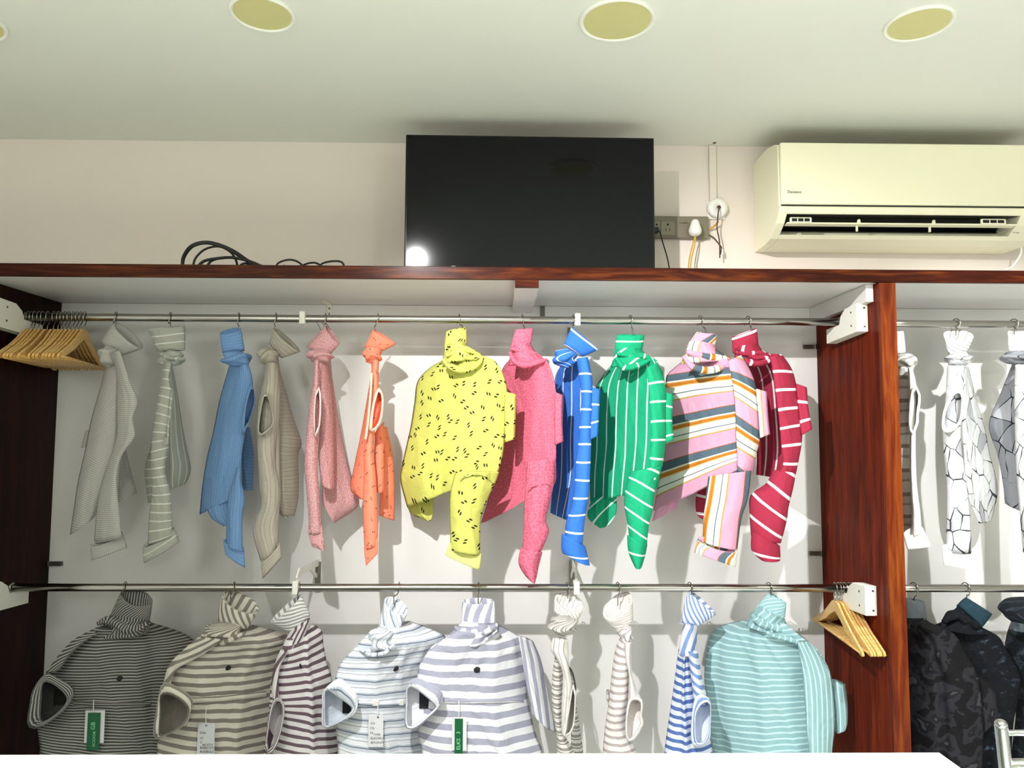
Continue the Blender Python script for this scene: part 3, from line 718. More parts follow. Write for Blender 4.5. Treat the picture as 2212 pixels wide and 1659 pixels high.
        for i in range(R-1):
            for k in range(n): fs.append((i*n+k, i*n+(k+1) % n, (i+1)*n+(k+1) % n, (i+1)*n+k)); mi.append(0 if i < 4 else 1)
        fs.append(tuple((R-1)*n+k for k in range(n))); mi.append(1)
        return meshobj(name, vs, fs, None, s.t, uv, True, [mat or s.mat, inner or s.mat], mi)
    def trim(s, pts, r, z, mat=None, name='trim', closed=False):
        if closed: pts = list(pts)+[pts[0]]
        return tube(name, [s.P(p[0], p[1], z) for p in pts], r, mat or s.mat, s.t, 48, 8, True, True)
    def emblem(s, px, py, rx, ry, z):
        C = s.surf(px, py, .001); k = C.y/F_PX/s.c.k
        bm = bmesh.new(); bmesh.ops.create_uvsphere(bm, u_segments=16, v_segments=8, radius=1)
        for v in bm.verts:
            w = 1+.22*noise.noise(v.co*2.3+Vector((s.seed, 0, 0))); v.co = Vector((v.co.x*rx*k*w, v.co.y*.0022, v.co.z*ry*k*w))
            a = math.radians(18); v.co = Vector((v.co.x*math.cos(a)-v.co.z*math.sin(a), v.co.y, v.co.x*math.sin(a)+v.co.z*math.cos(a))) + C
        return bmobj('chest_emblem', bm, M['emblem'], s.t, True)
    def hook(s, rod_px, neck, zr, desc):
        nk = s.c(neck[0], neck[1], YR); npx = s.c.x+neck[0]/s.c.k; npy = s.c.y+neck[1]/s.c.k
        o = wire_hook('coat_hanger', s.c.x+rod_px/s.c.k, zr, npy, npx)
        return tag(o, 'wire hanger hook holding ' + desc, 'hanger', 'wire hanger hooks carrying shirts')
UP, LOWG, RUPG, RLOG = 'shirts on the upper rail', 'striped shirts on the lower rail', 'pale shirts right of the divider', 'dark shirts right of the divider'
# --- U1 pale grey
g = Shirt(C1, 'shirt', 'plain pale grey textured shirt, first from the hangers', fabric('cloth_pale_grey', 'stripe', bands=[(.0030, 'a3a09b'), (.0028, 'bfbdb8')], rib=.005, grain=.4, wobble=.006), (540, 1540), UP)
g.collar((505, 455, 602, 527), (572, 360, 703, 492), dr=.5, tip=.12)
g.knot(543, 527, 48, 55, -.03, .034, 30)
g.panel('body', [(525, 575, 600, 560), (500, 680, 605, 680), (452, 850, 602, 850), (422, 1000, 595, 1000), (388, 1150, 540, 1130), (365, 1300, 490, 1280), (348, 1418, 470, 1330)], (.02, .0), .03, rot=-25, fold=.008)
g.panel('sleeve', [(545, 520, 598, 500), (572, 580, 625, 580), (583, 660, 646, 650), (580, 750, 685, 750), (582, 835, 663, 835), (578, 925, 670, 930), (558, 1000, 612, 1015), (518, 1120, 582, 1130), (483, 1270, 592, 1280), (468, 1460, 606, 1430)], (-.05, -.09), .022, fold=.006)
g.panel('back_hem', [(600, 1000, 628, 1000), (592, 1120, 655, 1110), (588, 1262, 683, 1210)], (.09, .12), .008)
g.panel('sleeve_tab', [(425, 900, 460, 890), (404, 985, 450, 975)], (.06, .06), .01, nr=8)
g.cuff((458, 1545, 632, 1482), (450, 1470, 610, 1408), z=-.06)
g.hook(578, (572, 368), ZRU, 'the plain pale grey textured shirt')
# --- U2 grey with white stripes
g = Shirt(C1, 'shirt', 'grey shirt with thin white cross stripes, second from the hangers', fabric('cloth_grey_white_line', 'stripe', bands=[(.022, 'a5a69c'), (.004, 'd2d3cb')], grain=.25), (800, 1540), UP)
g.collar((785, 508, 920, 497), (738, 395, 918, 376), dr=.45, tip=.12, rot=0)
g.knot(852, 540, 66, 42, -.02, .03, -15)
g.panel('sleeve', [(812, 560, 858, 565), (808, 640, 846, 645), (795, 690, 860, 702), (776, 780, 852, 800), (760, 900, 840, 910), (750, 1000, 842, 975), (752, 1110, 822, 1100), (756, 1210, 850, 1205), (742, 1330, 856, 1330), (735, 1470, 860, 1420)], (-.06, -.07), .022, fold=.005)
g.panel('body', [(846, 570, 856, 570), (848, 700, 882, 700), (845, 860, 906, 860), (842, 960, 928, 980), (842, 1060, 950, 1095), (850, 1188, 922, 1165)], (.0, .07), .02, rot=90, fold=.008)
g.panel('back_hem', [(785, 800, 810, 800), (748, 980, 800, 980), (720, 1100, 790, 1100), (738, 1262, 775, 1240)], (.05, .04), .01)
g.trim([(857, 702), (848, 790), (838, 880), (836, 965)], .0028, -.10, name='placket_trim')
g.panel('button_tab', [(812, 935, 840, 932), (814, 970, 838, 968)], (-.105, -.105), .004, nr=6, nc=8)
g.cuff((718, 1560, 893, 1452), (710, 1478, 868, 1387), z=-.065, rot=0)
g.hook(848, (850, 385), ZRU, 'the grey shirt with thin white cross stripes')
# --- U3 sky blue
g = Shirt(C2, 'shirt', 'soft blue shirt with faint pale lengthwise stripes', fabric('cloth_soft_blue', 'stripe', bands=[(.0085, '6f95c6'), (.0016, '88a8d2')], grain=.3), (270, 1500), UP)
g.collar((208, 318, 332, 305), (194, 206, 312, 182), dr=.45, tip=.3, rot=0)
g.knot(288, 350, 84, 46, -.02, .035, 15)
g.panel('body', [(250, 375, 350, 365), (222, 470, 378, 470), (188, 600, 372, 600), (152, 780, 335, 780), (122, 900, 318, 900), (96, 1060, 312, 1050), (80, 1222, 300, 1110)], (.05, -.02), .03, rot=90, fold=.008)
g.panel('hem_curl', [(124, 1195, 290, 1115), (150, 1245, 285, 1180), (215, 1288, 280, 1260)], (.0, .0), .015, rot=90, nr=12)
g.armhole([(372, 485), (390, 560), (386, 620), (345, 742), (318, 770), (322, 660), (350, 545)], [(378, 505), (386, 560), (380, 620), (345, 725), (333, 738), (338, 650), (358, 550)], -.075, .05)
g.panel('sleeve', [(285, 960, 314, 960), (268, 1035, 314, 1035), (240, 1130, 334, 1130), (232, 1240, 320, 1250), (228, 1400, 325, 1430)], (-.05, -.06), .022, rot=90, fold=.006)
g.panel('back_panel', [(330, 730, 362, 735), (318, 880, 385, 890), (320, 1085, 378, 1085)], (.07, .09), .012)
g.cuff((224, 1440, 335, 1520), (214, 1365, 328, 1412), z=-.055, rot=0)
g.hook(300, (305, 195), ZRU, 'the soft blue shirt')
# --- U4 beige grey
g = Shirt(C2, 'shirt', 'beige grey streaked shirt with a dark armhole', fabric('cloth_beige_grey', 'stripe', bands=[(.012, 'aea79b'), (.003, 'a29a8e'), (.007, 'b4ada1'), (.002, '9c9488')], grain=.22, wobble=.03), (480, 1560), UP)
g.collar((472, 262, 540, 347), (498, 175, 642, 312), dr=.55, tip=.1, rot=0)
g.knot(465, 335, 58, 52, -.03, .034, 20)
g.panel('sleeve', [(452, 375, 518, 375), (438, 480, 528, 480), (410, 575, 532, 560), (402, 680, 528, 690), (402, 820, 512, 800), (408, 950, 505, 950), (418, 1080, 535, 1080), (425, 1180, 530, 1180), (378, 1310, 524, 1300), (425, 1490, 522, 1400)], (-.06, -.05), .024, rot=90, fold=.006)
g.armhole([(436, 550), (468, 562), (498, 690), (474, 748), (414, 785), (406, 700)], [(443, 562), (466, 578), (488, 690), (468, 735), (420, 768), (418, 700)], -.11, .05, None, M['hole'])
g.panel('placket', [(488, 700, 530, 705), (482, 850, 530, 860), (486, 1000, 532, 1010), (500, 1090, 536, 1075)], (-.03, -.03), .012, rot=90, nr=14)
g.panel('body', [(490, 340, 520, 340), (512, 420, 536, 430), (520, 560, 572, 560), (515, 700, 612, 700), (515, 810, 652, 815), (512, 900, 634, 890), (512, 1040, 636, 1040), (515, 1130, 632, 1140), (535, 1215, 612, 1232)], (.02, .09), .02, fold=.008)
g.panel('back_hem', [(520, 1150, 590, 1180), (528, 1215, 585, 1200), (560, 1246, 578, 1240)], (.03, .05), .006, nr=10)
g.cuff((432, 1582, 540, 1462), (424, 1482, 530, 1382), z=-.065, rot=0)
g.hook(508, (505, 190), ZRU, 'the beige grey streaked shirt')
# --- U5 dusty pink
dp = fabric('cloth_dusty_pink', 'marks', c='cf9fa0', mark='b57d83', scale=150, r=.0021, gap=.0012, grain=.35, rib=.006)
g = Shirt(C2, 'shirt', 'dusty pink speckled shirt with a white edged armhole', dp, (730, 1400), UP)
g.collar((680, 285, 800, 340), (786, 165, 862, 268), dr=.55, tip=.15)
g.knot(758, 335, 72, 40, -.02, .034, 20)
g.panel('body', [(732, 355, 798, 380), (738, 480, 812, 480), (752, 620, 828, 640), (752, 740, 832, 740), (745, 900, 836, 900), (765, 1062, 838, 1092)], (-.02, .02), .02, fold=.006)
g.panel('back_panel', [(785, 335, 815, 340), (795, 420, 822, 430), (805, 560, 840, 560), (795, 740, 870, 740), (780, 900, 902, 900), (770, 1050, 938, 1045), (768, 1155, 972, 1168), (830, 1266, 842, 1266)], (.05, .11), .012, fold=.007)
g.panel('sleeve', [(722, 360, 752, 360), (716, 480, 752, 485), (700, 570, 758, 570), (685, 700, 752, 740), (672, 850, 745, 820), (668, 960, 742, 960), (680, 1100, 752, 1100), (690, 1230, 762, 1240), (690, 1330, 770, 1320)], (-.07, -.06), .02, rot=90, fold=.005)
g.armhole([(738, 505), (762, 550), (756, 720), (727, 792), (718, 650)], [(738, 522), (752, 555), (747, 715), (730, 772), (728, 640)], -.105, .045, fabric('cloth_pink_trim', 'plain', c='e6cfcd'), None)
g.cuff((708, 1398, 782, 1424), (684, 1300, 766, 1290), z=-.07, tip=.5, dr=.45)
g.panel('cuff_point', [(700, 1385, 778, 1360), (742, 1412, 781, 1408), (768, 1422, 780, 1422)], (-.07, -.07), .012, nr=10)
g.hook(785, (795, 178), ZRU, 'the dusty pink speckled shirt')
# --- U6 coral
co = fabric('cloth_coral', 'marks', c='f4886d', mark='6e3a2c', scale=30, r=.0030, gap=.0026, grain=.15)
g = Shirt(C2, 'shirt', 'coral orange shirt with sparse dark marks and pale armhole', co, (1030, 1500), UP)
g.collar((1005, 285, 1108, 305), (1052, 186, 1180, 268), dr=.5, tip=.1)
g.knot(1050, 330, 52, 52, -.02, .032, 25)
g.panel('body', [(1040, 330, 1075, 330), (1042, 420, 1060, 420), (1020, 560, 1052, 560), (985, 760, 1032, 760), (950, 930, 1020, 930), (925, 1075, 1005, 1090), (970, 1128, 1000, 1140)], (.03, -.02), .02, fold=.006)
g.panel('sleeve', [(1048, 360, 1086, 360), (1040, 440, 1084, 440), (1042, 520, 1085, 520), (1028, 650, 1095, 640), (1010, 760, 1062, 752), (1000, 880, 1056, 880), (1000, 1000, 1068, 1000), (995, 1150, 1076, 1150), (998, 1300, 1080, 1300), (1004, 1420, 1078, 1390)], (-.06, -.06), .02, fold=.005)
tr = fabric('cloth_coral_trim', 'plain', c='f7c9b4')
g.armhole([(1085, 510), (1112, 570), (1100, 690), (1064, 750), (1030, 752), (1042, 640), (1062, 550)], [(1086, 530), (1100, 575), (1090, 680), (1062, 736), (1047, 738), (1056, 640), (1072, 565)], -.105, .05, tr, None)
g.trim([(1044, 430), (1040, 520), (1030, 640), (1018, 750), (1010, 800)], .0035, -.098, tr)
g.panel('placket', [(1060, 765, 1114, 700), (1060, 900, 1113, 900), (1068, 1095, 1113, 1102)], (-.02, -.01), .012, nr=14)
g.panel('back_panel', [(1105, 735, 1130, 730), (1100, 900, 1160, 880), (1092, 1050, 1172, 1050), (1085, 1225, 1172, 1256)], (.06, .09), .012, fold=.006)
g.cuff((1012, 1510, 1078, 1440), (1000, 1408, 1080, 1350), z=-.065)
g.hook(1078, (1062, 196), ZRU, 'the coral orange shirt')
# --- U7 yellow
ye = fabric('cloth_yellow', 'marks', c='c4c766', mark='2a2a16', scale=26, r=.0058, gap=.0040, grain=.1)
g = Shirt(C3, 'shirt', 'bright yellow shirt printed with small black leaf marks', ye, (430, 1520), UP)
g.collar((318, 290, 452, 250), (330, 150, 448, 126), dr=.55, tip=.15, wob=.04, sag=-.0)
g.panel('neck', [(328, 230, 448, 215), (318, 280, 470, 260), (300, 340, 560, 310)], (0, -.01), .04, rot=0, fold=.01, nr=16)
g.roll([(312, 310), (345, 345), (420, 372), (500, 350), (545, 300)], [14, 24, 30, 26, 14], -.055)
g.roll([(330, 290), (370, 270), (420, 250), (470, 262), (530, 288)], [16, 26, 30, 26, 12], -.035)
g.roll([(430, 300), (480, 300), (540, 305), (600, 322)], [22, 26, 24, 12], -.045)
g.panel('body', [(322, 310, 520, 290), (235, 360, 605, 315), (165, 440, 660, 395), (147, 560, 688, 510), (125, 700, 682, 650), (98, 820, 670, 780), (70, 950, 656, 880), (66, 1020, 630, 960), (105, 1165, 600, 968)], (.10, -.05), .045, fold=.014, crease=[(.36, .010, .02), (.42, -.012, .05), (.80, -.008, .05)], nr=44, nc=40, fx=2.5)
g.panel('sleeve', [(385, 960, 640, 960), (365, 1030, 612, 1035), (352, 1110, 572, 1115), (352, 1200, 535, 1220), (355, 1300, 528, 1300), (352, 1410, 528, 1440)], (-.10, -.10), .03, fold=.010, fx=4)
g.panel('back_hem', [(100, 1130, 256, 1080), (108, 1168, 255, 1140), (140, 1210, 254, 1205), (215, 1244, 240, 1244)], (.14, .10), .01, nr=14)
g.panel('turned_sleeve', [(668, 498, 738, 516), (666, 640, 734, 640), (670, 792, 728, 772)], (-.075, -.07), .018, fold=.003, pw=6, nr=14)
g.roll([(405, 1000), (460, 985), (520, 975), (600, 1000)], [5, 7, 7, 4], -.135, name='seam_fold')
g.cuff((326, 1442, 522, 1527), (352, 1365, 534, 1440), z=-.10, mat=fabric('cloth_yellow_lining', 'plain', c='dfe087'), dr=.28)
g.hook(405, (425, 140), ZRU, 'the bright yellow shirt')
# --- U8 pink
pk_ = fabric('cloth_pink_print', 'marks', c='de6f88', mark='ab4663', scale=105, r=.0021, gap=.0014, grain=.15)
g = Shirt(C3, 'shirt', 'pink shirt with dense tiny print beside the yellow shirt', pk_, (820, 1590), UP)
g.collar((697, 268, 818, 240), (730, 140, 832, 132), dr=.5, tip=.1)
g.panel('neck', [(704, 240, 818, 220), (700, 290, 850, 270), (690, 350, 910, 320)], (0, -.01), .04, fold=.01, nr=16)
g.roll([(697, 270), (735, 330), (800, 345), (870, 325), (915, 310)], [14, 24, 26, 20, 10], -.055)
g.roll([(710, 250), (760, 262), (820, 272), (880, 300)], [18, 24, 22, 10], -.035)
g.panel('body', [(720, 290, 850, 270), (655, 370, 928, 345), (640, 500, 966, 500), (630, 700, 966, 700), (612, 900, 966, 900), (578, 1100, 952, 1040), (532, 1258, 800, 1120)], (.17, -.06), .03, fold=.014, nr=40, nc=34, fx=2.6, crease=[(.62, .01, .12)])
g.panel('sleeve', [(800, 900, 966, 880), (790, 1040, 952, 1040), (782, 1150, 932, 1130), (780, 1250, 908, 1240), (775, 1350, 925, 1310), (772, 1450, 872, 1440)], (-.10, -.11), .028, fold=.008)
g.roll([(790, 1055), (840, 1042), (900, 1028), (952, 1040)], [4, 6, 6, 4], -.135, name='seam_fold')
g.panel('back_hem', [(600, 1150, 780, 1130), (560, 1215, 682, 1178), (545, 1255, 680, 1190)], (.16, .14), .006, nr=8)
g.panel('turned_sleeve', [(958, 500, 1006, 520), (955, 650, 1003, 645), (958, 808, 1009, 785)], (-.085, -.08), .016, fold=.003, pw=6, nr=14)
g.panel('cuff', [(760, 1402, 888, 1425), (749, 1490, 868, 1500), (790, 1565, 856, 1560), (832, 1598, 846, 1598)], (-.115, -.115), .032, fold=.004, nr=18)
g.hook(770, (782, 145), ZRU, 'the pink shirt with tiny print')
# --- U9 blue with white stripes
bl = fabric('cloth_blue_white', 'stripe', bands=[(.046, '3a78d6'), (.0058, 'f2f5fb')], grain=.1)
g = Shirt(C4, 'shirt', 'bright blue shirt with spaced white stripes between pink and green', bl, (240, 1540), UP)
g.collar((160, 232, 272, 306), (208, 130, 370, 263), dr=.5, tip=.1, rot=0)
g.knot(168, 315, 72, 62, -.03, .036, 10)
g.panel('body', [(140, 360, 300, 320), (106, 440, 326, 420), (100, 620, 330, 600), (94, 850, 322, 830), (90, 1050, 312, 1050), (80, 1238, 235, 1300)], (.17, -.03), .025, rot=90, fold=.007)
g.panel('sleeve', [(235, 320, 305, 310), (252, 430, 330, 430), (264, 560, 330, 560), (252, 700, 326, 700), (246, 830, 324, 830), (230, 960, 320, 960), (224, 1080, 313, 1090), (205, 1200, 300, 1195), (172, 1300, 283, 1300), (165, 1420, 272, 1440)], (-.085, -.095), .022, fold=.006)
g.panel('turned_sleeve', [(324, 486, 379, 506), (320, 650, 372, 642), (310, 806, 366, 778)], (-.085, -.08), .016, fold=.003, pw=6, nr=14)
g.panel('cuff', [(148, 1362, 288, 1438), (150, 1475, 302, 1492), (215, 1512, 316, 1553)], (-.10, -.10), .03, fold=.004, nr=16)
g.hook(216, (214, 140), ZRU, 'the bright blue shirt with spaced white stripes')
# --- U10 green
gr = fabric('cloth_green_white', 'stripe', bands=[(.037, '1ea678'), (.0055, 'eaf7f0')], grain=.1)
g = Shirt(C4, 'shirt', 'emerald green shirt with thin white stripes', gr, (600, 1560), UP)
g.collar((460, 290, 625, 288), (478, 175, 642, 178), dr=.5, tip=.12, rot=0)
g.panel('neck', [(466, 262, 626, 262), (460, 300, 650, 290), (440, 370, 715, 345)], (0, -.01), .04, rot=30, fold=.01, nr=16)
g.roll([(470, 310), (520, 370), (600, 360), (680, 322)], [16, 28, 26, 12], -.05)
g.roll([(480, 290), (560, 300), (640, 305), (720, 340)], [18, 26, 24, 12], -.035)
g.panel('body', [(470, 320, 690, 310), (385, 430, 745, 385), (345, 510, 766, 480), (330, 650, 770, 630), (322, 850, 768, 800), (314, 1000, 748, 950), (318, 1172, 720, 1090)], (.18, -.07), .025, rot=90, fold=.012, nr=40, nc=34, fx=2.6)
g.panel('side_panel', [(650, 380, 722, 340), (668, 500, 770, 490), (678, 650, 770, 640), (680, 800, 770, 800), (674, 940, 752, 945), (690, 1045, 722, 1035)], (-.125, -.10), .018, fold=.004, mat=fabric('cloth_green_side', 'stripe', bands=[(.049, '1ea678'), (.0065, 'eaf7f0')], grain=.1))
g.panel('back_hem', [(330, 1150, 475, 1130), (302, 1262, 474, 1235), (375, 1330, 430, 1318)], (.13, .10), .008, rot=40, nr=12)
g.panel('sleeve', [(560, 990, 745, 960), (532, 1080, 708, 1090), (520, 1180, 692, 1210), (538, 1290, 668, 1320), (556, 1420, 656, 1450)], (-.11, -.12), .028, rot=-25, fold=.007)
g.panel('turned_sleeve', [(760, 515, 816, 536), (758, 680, 808, 680), (760, 824, 818, 800)], (-.085, -.08), .016, fold=.003, pw=6, nr=14)
g.panel('cuff', [(538, 1370, 660, 1428), (545, 1470, 648, 1490), (580, 1555, 626, 1562), (595, 1572, 612, 1572)], (-.125, -.125), .03, fold=.004, nr=16)
g.hook(555, (570, 175), ZRU, 'the emerald green shirt')
# --- U11 multi stripe
ms_b = [(.045, 'e3a7c4'), (.0025, 'a8622a'), (.0225, '5c6f7e'), (.005, 'f0efdd'), (.004, 'd08a35'), (.007, 'c97a2b'), (.003, 'e2b878'), (.018, 'f3f4ea'), (.0025, '4a5a6a'), (.014, 'f0f2e6'), (.004, 'c9a050')]
ms = fabric('cloth_multi_stripe', 'stripe', bands=ms_b, grain=.1, wobble=.008)
g = Shirt(C5, 'shirt', 'pink, cream, orange and slate striped shirt with diagonal side panel', ms, (450, 1550), UP)
g.collar((284, 246, 450, 262), (345, 158, 466, 172), dr=.5, tip=.12, rot=75)
g.panel('neck', [(300, 215, 452, 235), (278, 275, 480, 275), (250, 350, 590, 330)], (0, -.01), .04, rot=70, fold=.01, nr=16)
g.roll([(265, 300), (320, 365), (420, 385), (510, 360), (590, 310)], [14, 26, 30, 26, 12], -.05)
g.roll([(285, 275), (350, 295), (440, 310), (540, 320)], [18, 30, 30, 16], -.035)
g.panel('body', [(290, 310, 530, 320), (180, 400, 556, 400), (160, 460, 562, 470), (158, 600, 576, 580), (150, 850, 584, 800), (125, 1000, 590, 900), (86, 1228, 592, 1000)], (.18, -.07), .022, rot=6, fold=.006, nr=40, nc=34, fx=2.2)
g.panel('side_panel', [(530, 340, 612, 296), (552, 420, 672, 400), (566, 500, 704, 500), (576, 640, 720, 650), (582, 790, 724, 790), (586, 900, 705, 880), (590, 992, 680, 1002)], (-.10, -.07), .02, rot=-28, fold=.004)
g.panel('sleeve', [(415, 1020, 672, 985), (398, 1150, 652, 1150), (386, 1280, 612, 1280), (380, 1410, 588, 1460)], (-.10, -.11), .028, rot=90, fold=.006)
g.panel('turned_sleeve', [(698, 498, 766, 516), (714, 650, 772, 645), (722, 792, 784, 768)], (-.085, -.08), .016, rot=90, fold=.003, pw=6, nr=14)
g.cuff((330, 1475, 578, 1562), (352, 1394, 590, 1460), z=-.115, rot=90, dr=.25)
g.panel('back_hem', [(100, 1215, 240, 1150), (80, 1290, 225, 1210)], (.15, .12), .006, nr=8)
g.hook(365, (395, 165), ZRU, 'the pink and slate multi striped shirt')
# --- U12 crimson
cr = fabric('cloth_crimson_white', 'stripe', bands=[(.046, 'a63049'), (.0085, 'f1eef0')], grain=.1)
g = Shirt(C5, 'shirt', 'crimson shirt with spaced white stripes, nearest the divider', cr, (760, 1510), UP)
g.collar((562, 288, 714, 248), (556, 190, 702, 136), dr=.5, tip=.06, rot=0)
g.panel('neck', [(564, 262, 712, 228), (575, 300, 745, 270), (610, 345, 850, 310)], (0, -.01), .035, rot=60, fold=.01, nr=16)
g.roll([(575, 300), (640, 335), (730, 345), (830, 300)], [14, 26, 28, 12], -.05)
g.roll([(580, 285), (650, 290), (720, 285), (770, 300)], [16, 24, 22, 12], -.035)
g.panel('body', [(600, 300, 850, 290), (645, 350, 905, 370), (680, 440, 935, 450), (690, 600, 958, 600), (700, 760, 975, 760), (705, 900, 962, 900), (700, 1010, 935, 1040)], (.15, -.06), .025, rot=90, fold=.008, nr=36, nc=30, fx=2.8)
g.panel('side_panel', [(782, 305, 862, 300), (800, 400, 922, 400), (828, 600, 958, 585), (848, 800, 976, 780), (862, 940, 952, 940), (835, 1000, 932, 1030)], (-.11, -.08), .018, fold=.004)
g.panel('sleeve', [(800, 980, 938, 1000), (760, 1060, 922, 1090), (670, 1130, 895, 1200), (660, 1230, 882, 1290), (670, 1380, 848, 1420)], (-.09, -.11), .03, rot=-24, fold=.008)
g.panel('turned_sleeve', [(935, 466, 1004, 490), (948, 600, 1012, 600), (968, 778, 1036, 738)], (-.085, -.08), .016, fold=.003, pw=6, nr=14)
g.panel('cuff', [(674, 1345, 842, 1432), (672, 1460, 846, 1500), (730, 1520, 842, 1526)], (-.115, -.115), .03, fold=.005, nr=16)
g.panel('back_hem', [(400, 1060, 480, 1060), (345, 1120, 480, 1150), (342, 1235, 470, 1250), (372, 1272, 460, 1290)], (.16, .14), .006, nr=10)
g.hook(650, (667, 150), ZRU, 'the crimson shirt')
# --- right bay, upper rail
g = Shirt(C6, 'shirt', 'white and grey striped shirt half hidden by the divider', fabric('cloth_white_grey_band', 'stripe', bands=[(.03, 'e4e2de'), (.012, '9a958d'), (.02, 'd6d3ce'), (.008, 'b0aaa2')], grain=.12, wobble=.03), (600, 1490), RUPG)
g.collar((505, 485, 562, 478), (498, 380, 548, 368), dr=.6, tip=.15)
g.knot(560, 520, 50, 40, -.02, .034, -20)
g.panel('body', [(510, 550, 580, 555), (500, 650, 610, 650), (500, 800, 605, 780), (500, 950, 598, 950), (510, 1100, 600, 1100), (525, 1270, 610, 1270), (545, 1400, 620, 1395)], (.02, -.03), .025, fold=.006)
g.panel('sleeve', [(570, 560, 592, 560), (572, 620, 612, 640), (580, 860, 612, 870), (580, 1000, 612, 1000), (582, 1150, 618, 1150), (590, 1290, 636, 1300), (590, 1420, 642, 1400)], (-.06, -.06), .02, rot=90, fold=.004, mat=fabric('cloth_white', 'plain', c='eceae4'))
g.armhole([(604, 642), (638, 700), (628, 790), (626, 840), (600, 898), (576, 860), (582, 720)], [(606, 660), (626, 702), (616, 780), (612, 835), (600, 880), (586, 850), (594, 725)], -.10, .05, fabric('cloth_white_trim', 'plain', c='f0efea'))
g.cuff((568, 1485, 692, 1468), (550, 1412, 645, 1370), z=-.06, mat=fabric('cloth_white_cuff', 'plain', c='e9e7e2'))
ck_ = fabric('cloth_crackle', 'crackle', c='cfcfcf', c2='c4c4c6', c3='a9a9ae', mark='3a3c42', scale=22, grain=.1, wobble=.06)  # ground greys darkened to include the shade over the shirt body
g = Shirt(C6, 'shirt', 'white shirt with black crackle lines hanging clear of the divider', ck_, (840, 1610), RUPG)
wm = fabric('cloth_white_b', 'plain', c='ecebe8')
g.collar((778, 482, 872, 475), (756, 392, 906, 388), dr=.5, tip=.5, mat=fabric('cloth_white_streak', 'stripe', bands=[(.02, 'e6e5e3'), (.006, '9b9a99')], grain=.1))
g.knot(832, 512, 66, 42, -.02, .034, 10)
g.panel('sleeve', [(772, 545, 862, 545), (766, 680, 854, 690), (756, 800, 848, 815), (750, 900, 842, 890), (756, 1000, 852, 1000), (770, 1150, 872, 1150), (770, 1300, 890, 1300), (766, 1500, 898, 1500)], (-.05, -.06), .024, fold=.006)
g.armhole([(820, 660), (856, 695), (848, 820), (805, 880), (750, 880), (750, 790), (785, 700)], [(822, 685), (845, 705), (836, 815), (800, 862), (762, 862), (764, 790), (795, 718)], -.10, .05, wm, None)
g.panel('body', [(852, 550, 884, 555), (850, 700, 926, 730), (850, 850, 962, 850), (858, 1000, 992, 1000), (868, 1150, 1032, 1165), (885, 1235, 1012, 1290), (935, 1352, 998, 1340)], (.02, .10), .02, fold=.009)
g.cuff((755, 1562, 940, 1600), (752, 1472, 905, 1500), z=-.06, mat=wm)
g.hook(815, (816, 372), ZRU-.004, 'the white shirt with black crackle lines')
g = Shirt(C6, 'shirt', 'grey crackle print shirt cut off by the right edge', fabric('cloth_grey_crackle', 'crackle', c='8f9197', c2='7c7f86', c3='a9abb0', mark='24272e', scale=20, grain=.1, wobble=.06), (1150, 1500), RUPG)
g.collar((1090, 475, 1205, 470), (1085, 380, 1215, 360), dr=.5, tip=.3, mat=wm)
g.knot(1135, 505, 80, 38, -.02, .034, -10)
g.panel('body', [(1105, 535, 1180, 535), (1040, 700, 1170, 700), (985, 850, 1150, 850), (1030, 1000, 1150, 1000), (1058, 1150, 1160, 1150), (1068, 1250, 1150, 1290)], (.07, .0), .025, fold=.008)
g.panel('sleeve', [(1120, 540, 1215, 540), (1115, 700, 1220, 700), (1118, 850, 1220, 850), (1125, 1060, 1220, 1060), (1140, 1250, 1225, 1250), (1160, 1500, 1235, 1500)], (-.06, -.06), .024, fold=.006, mat=ck_)
g.hook(1110, (1115, 372), ZRU-.004, 'the grey crackle print shirt')
# ------------------------------------------------------------------ lower rail
def base_rows(rows, extra): return rows + extra
# --- L1 dark fine stripe
l1 = fabric('cloth_dark_fine_stripe', 'stripe', bands=[(.0050, '4b4b49'), (.0036, 'a9a9a4')], grain=.15, wobble=.010)
gL1 = g = Shirt(C7, 'shirt', 'dark grey finely striped shirt at the left end of the lower rail', l1, (900, 1900), LOWG)
g.collar((898, 425, 1215, 478), (985, 222, 1240, 320), dr=.42, tip=.35, wob=.06)
g.panel('neck', [(905, 400, 1212, 440), (840, 480, 1215, 480), (740, 580, 1230, 540)], (0, .0), .06, rot=80, fold=.015, nr=18)
g.roll([(800, 480), (880, 450), (940, 470), (1050, 520), (1150, 510), (1222, 470)], [20, 40, 44, 50, 44, 20], -.05, rn=.4)
g.roll([(720, 615), (850, 590), (980, 575), (1100, 560), (1190, 510)], [12, 30, 40, 40, 14], -.045)
g.panel('body', [(790, 510, 1230, 470), (620, 600, 1480, 550), (480, 740, 1610, 650), (375, 890, 1650, 800), (310, 1050, 1650, 1000), (292, 1250, 1640, 1250), (312, 1400, 1630, 1400), (330, 1560, 1620, 1560), (350, 1900, 1620, 1900)], (-.06, .10), .05, fold=.011, nr=52, nc=40, fx=1.6, crease=[(.68, -.008, .05)])
g.panel('shoulder_seam', [(760, 530, 800, 560), (600, 610, 680, 640), (480, 735, 560, 760), (372, 880, 500, 850)], (-.085, -.09), .012, rot=60, nr=16)
g.armhole([(372, 888), (480, 930), (602, 1012), (560, 1150), (440, 1260), (300, 1338), (222, 1305), (240, 1150), (268, 1020)], [(352, 962), (440, 975), (530, 1050), (548, 1120), (460, 1220), (345, 1288), (328, 1240), (336, 1100)], -.135, .07, None, None)
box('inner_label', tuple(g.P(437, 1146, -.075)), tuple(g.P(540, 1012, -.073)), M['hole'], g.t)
g.strip('placket', [(600, 1115), (915, 1123), (1230, 1120)], [(595, 1150), (912, 1156), (1230, 1150)])
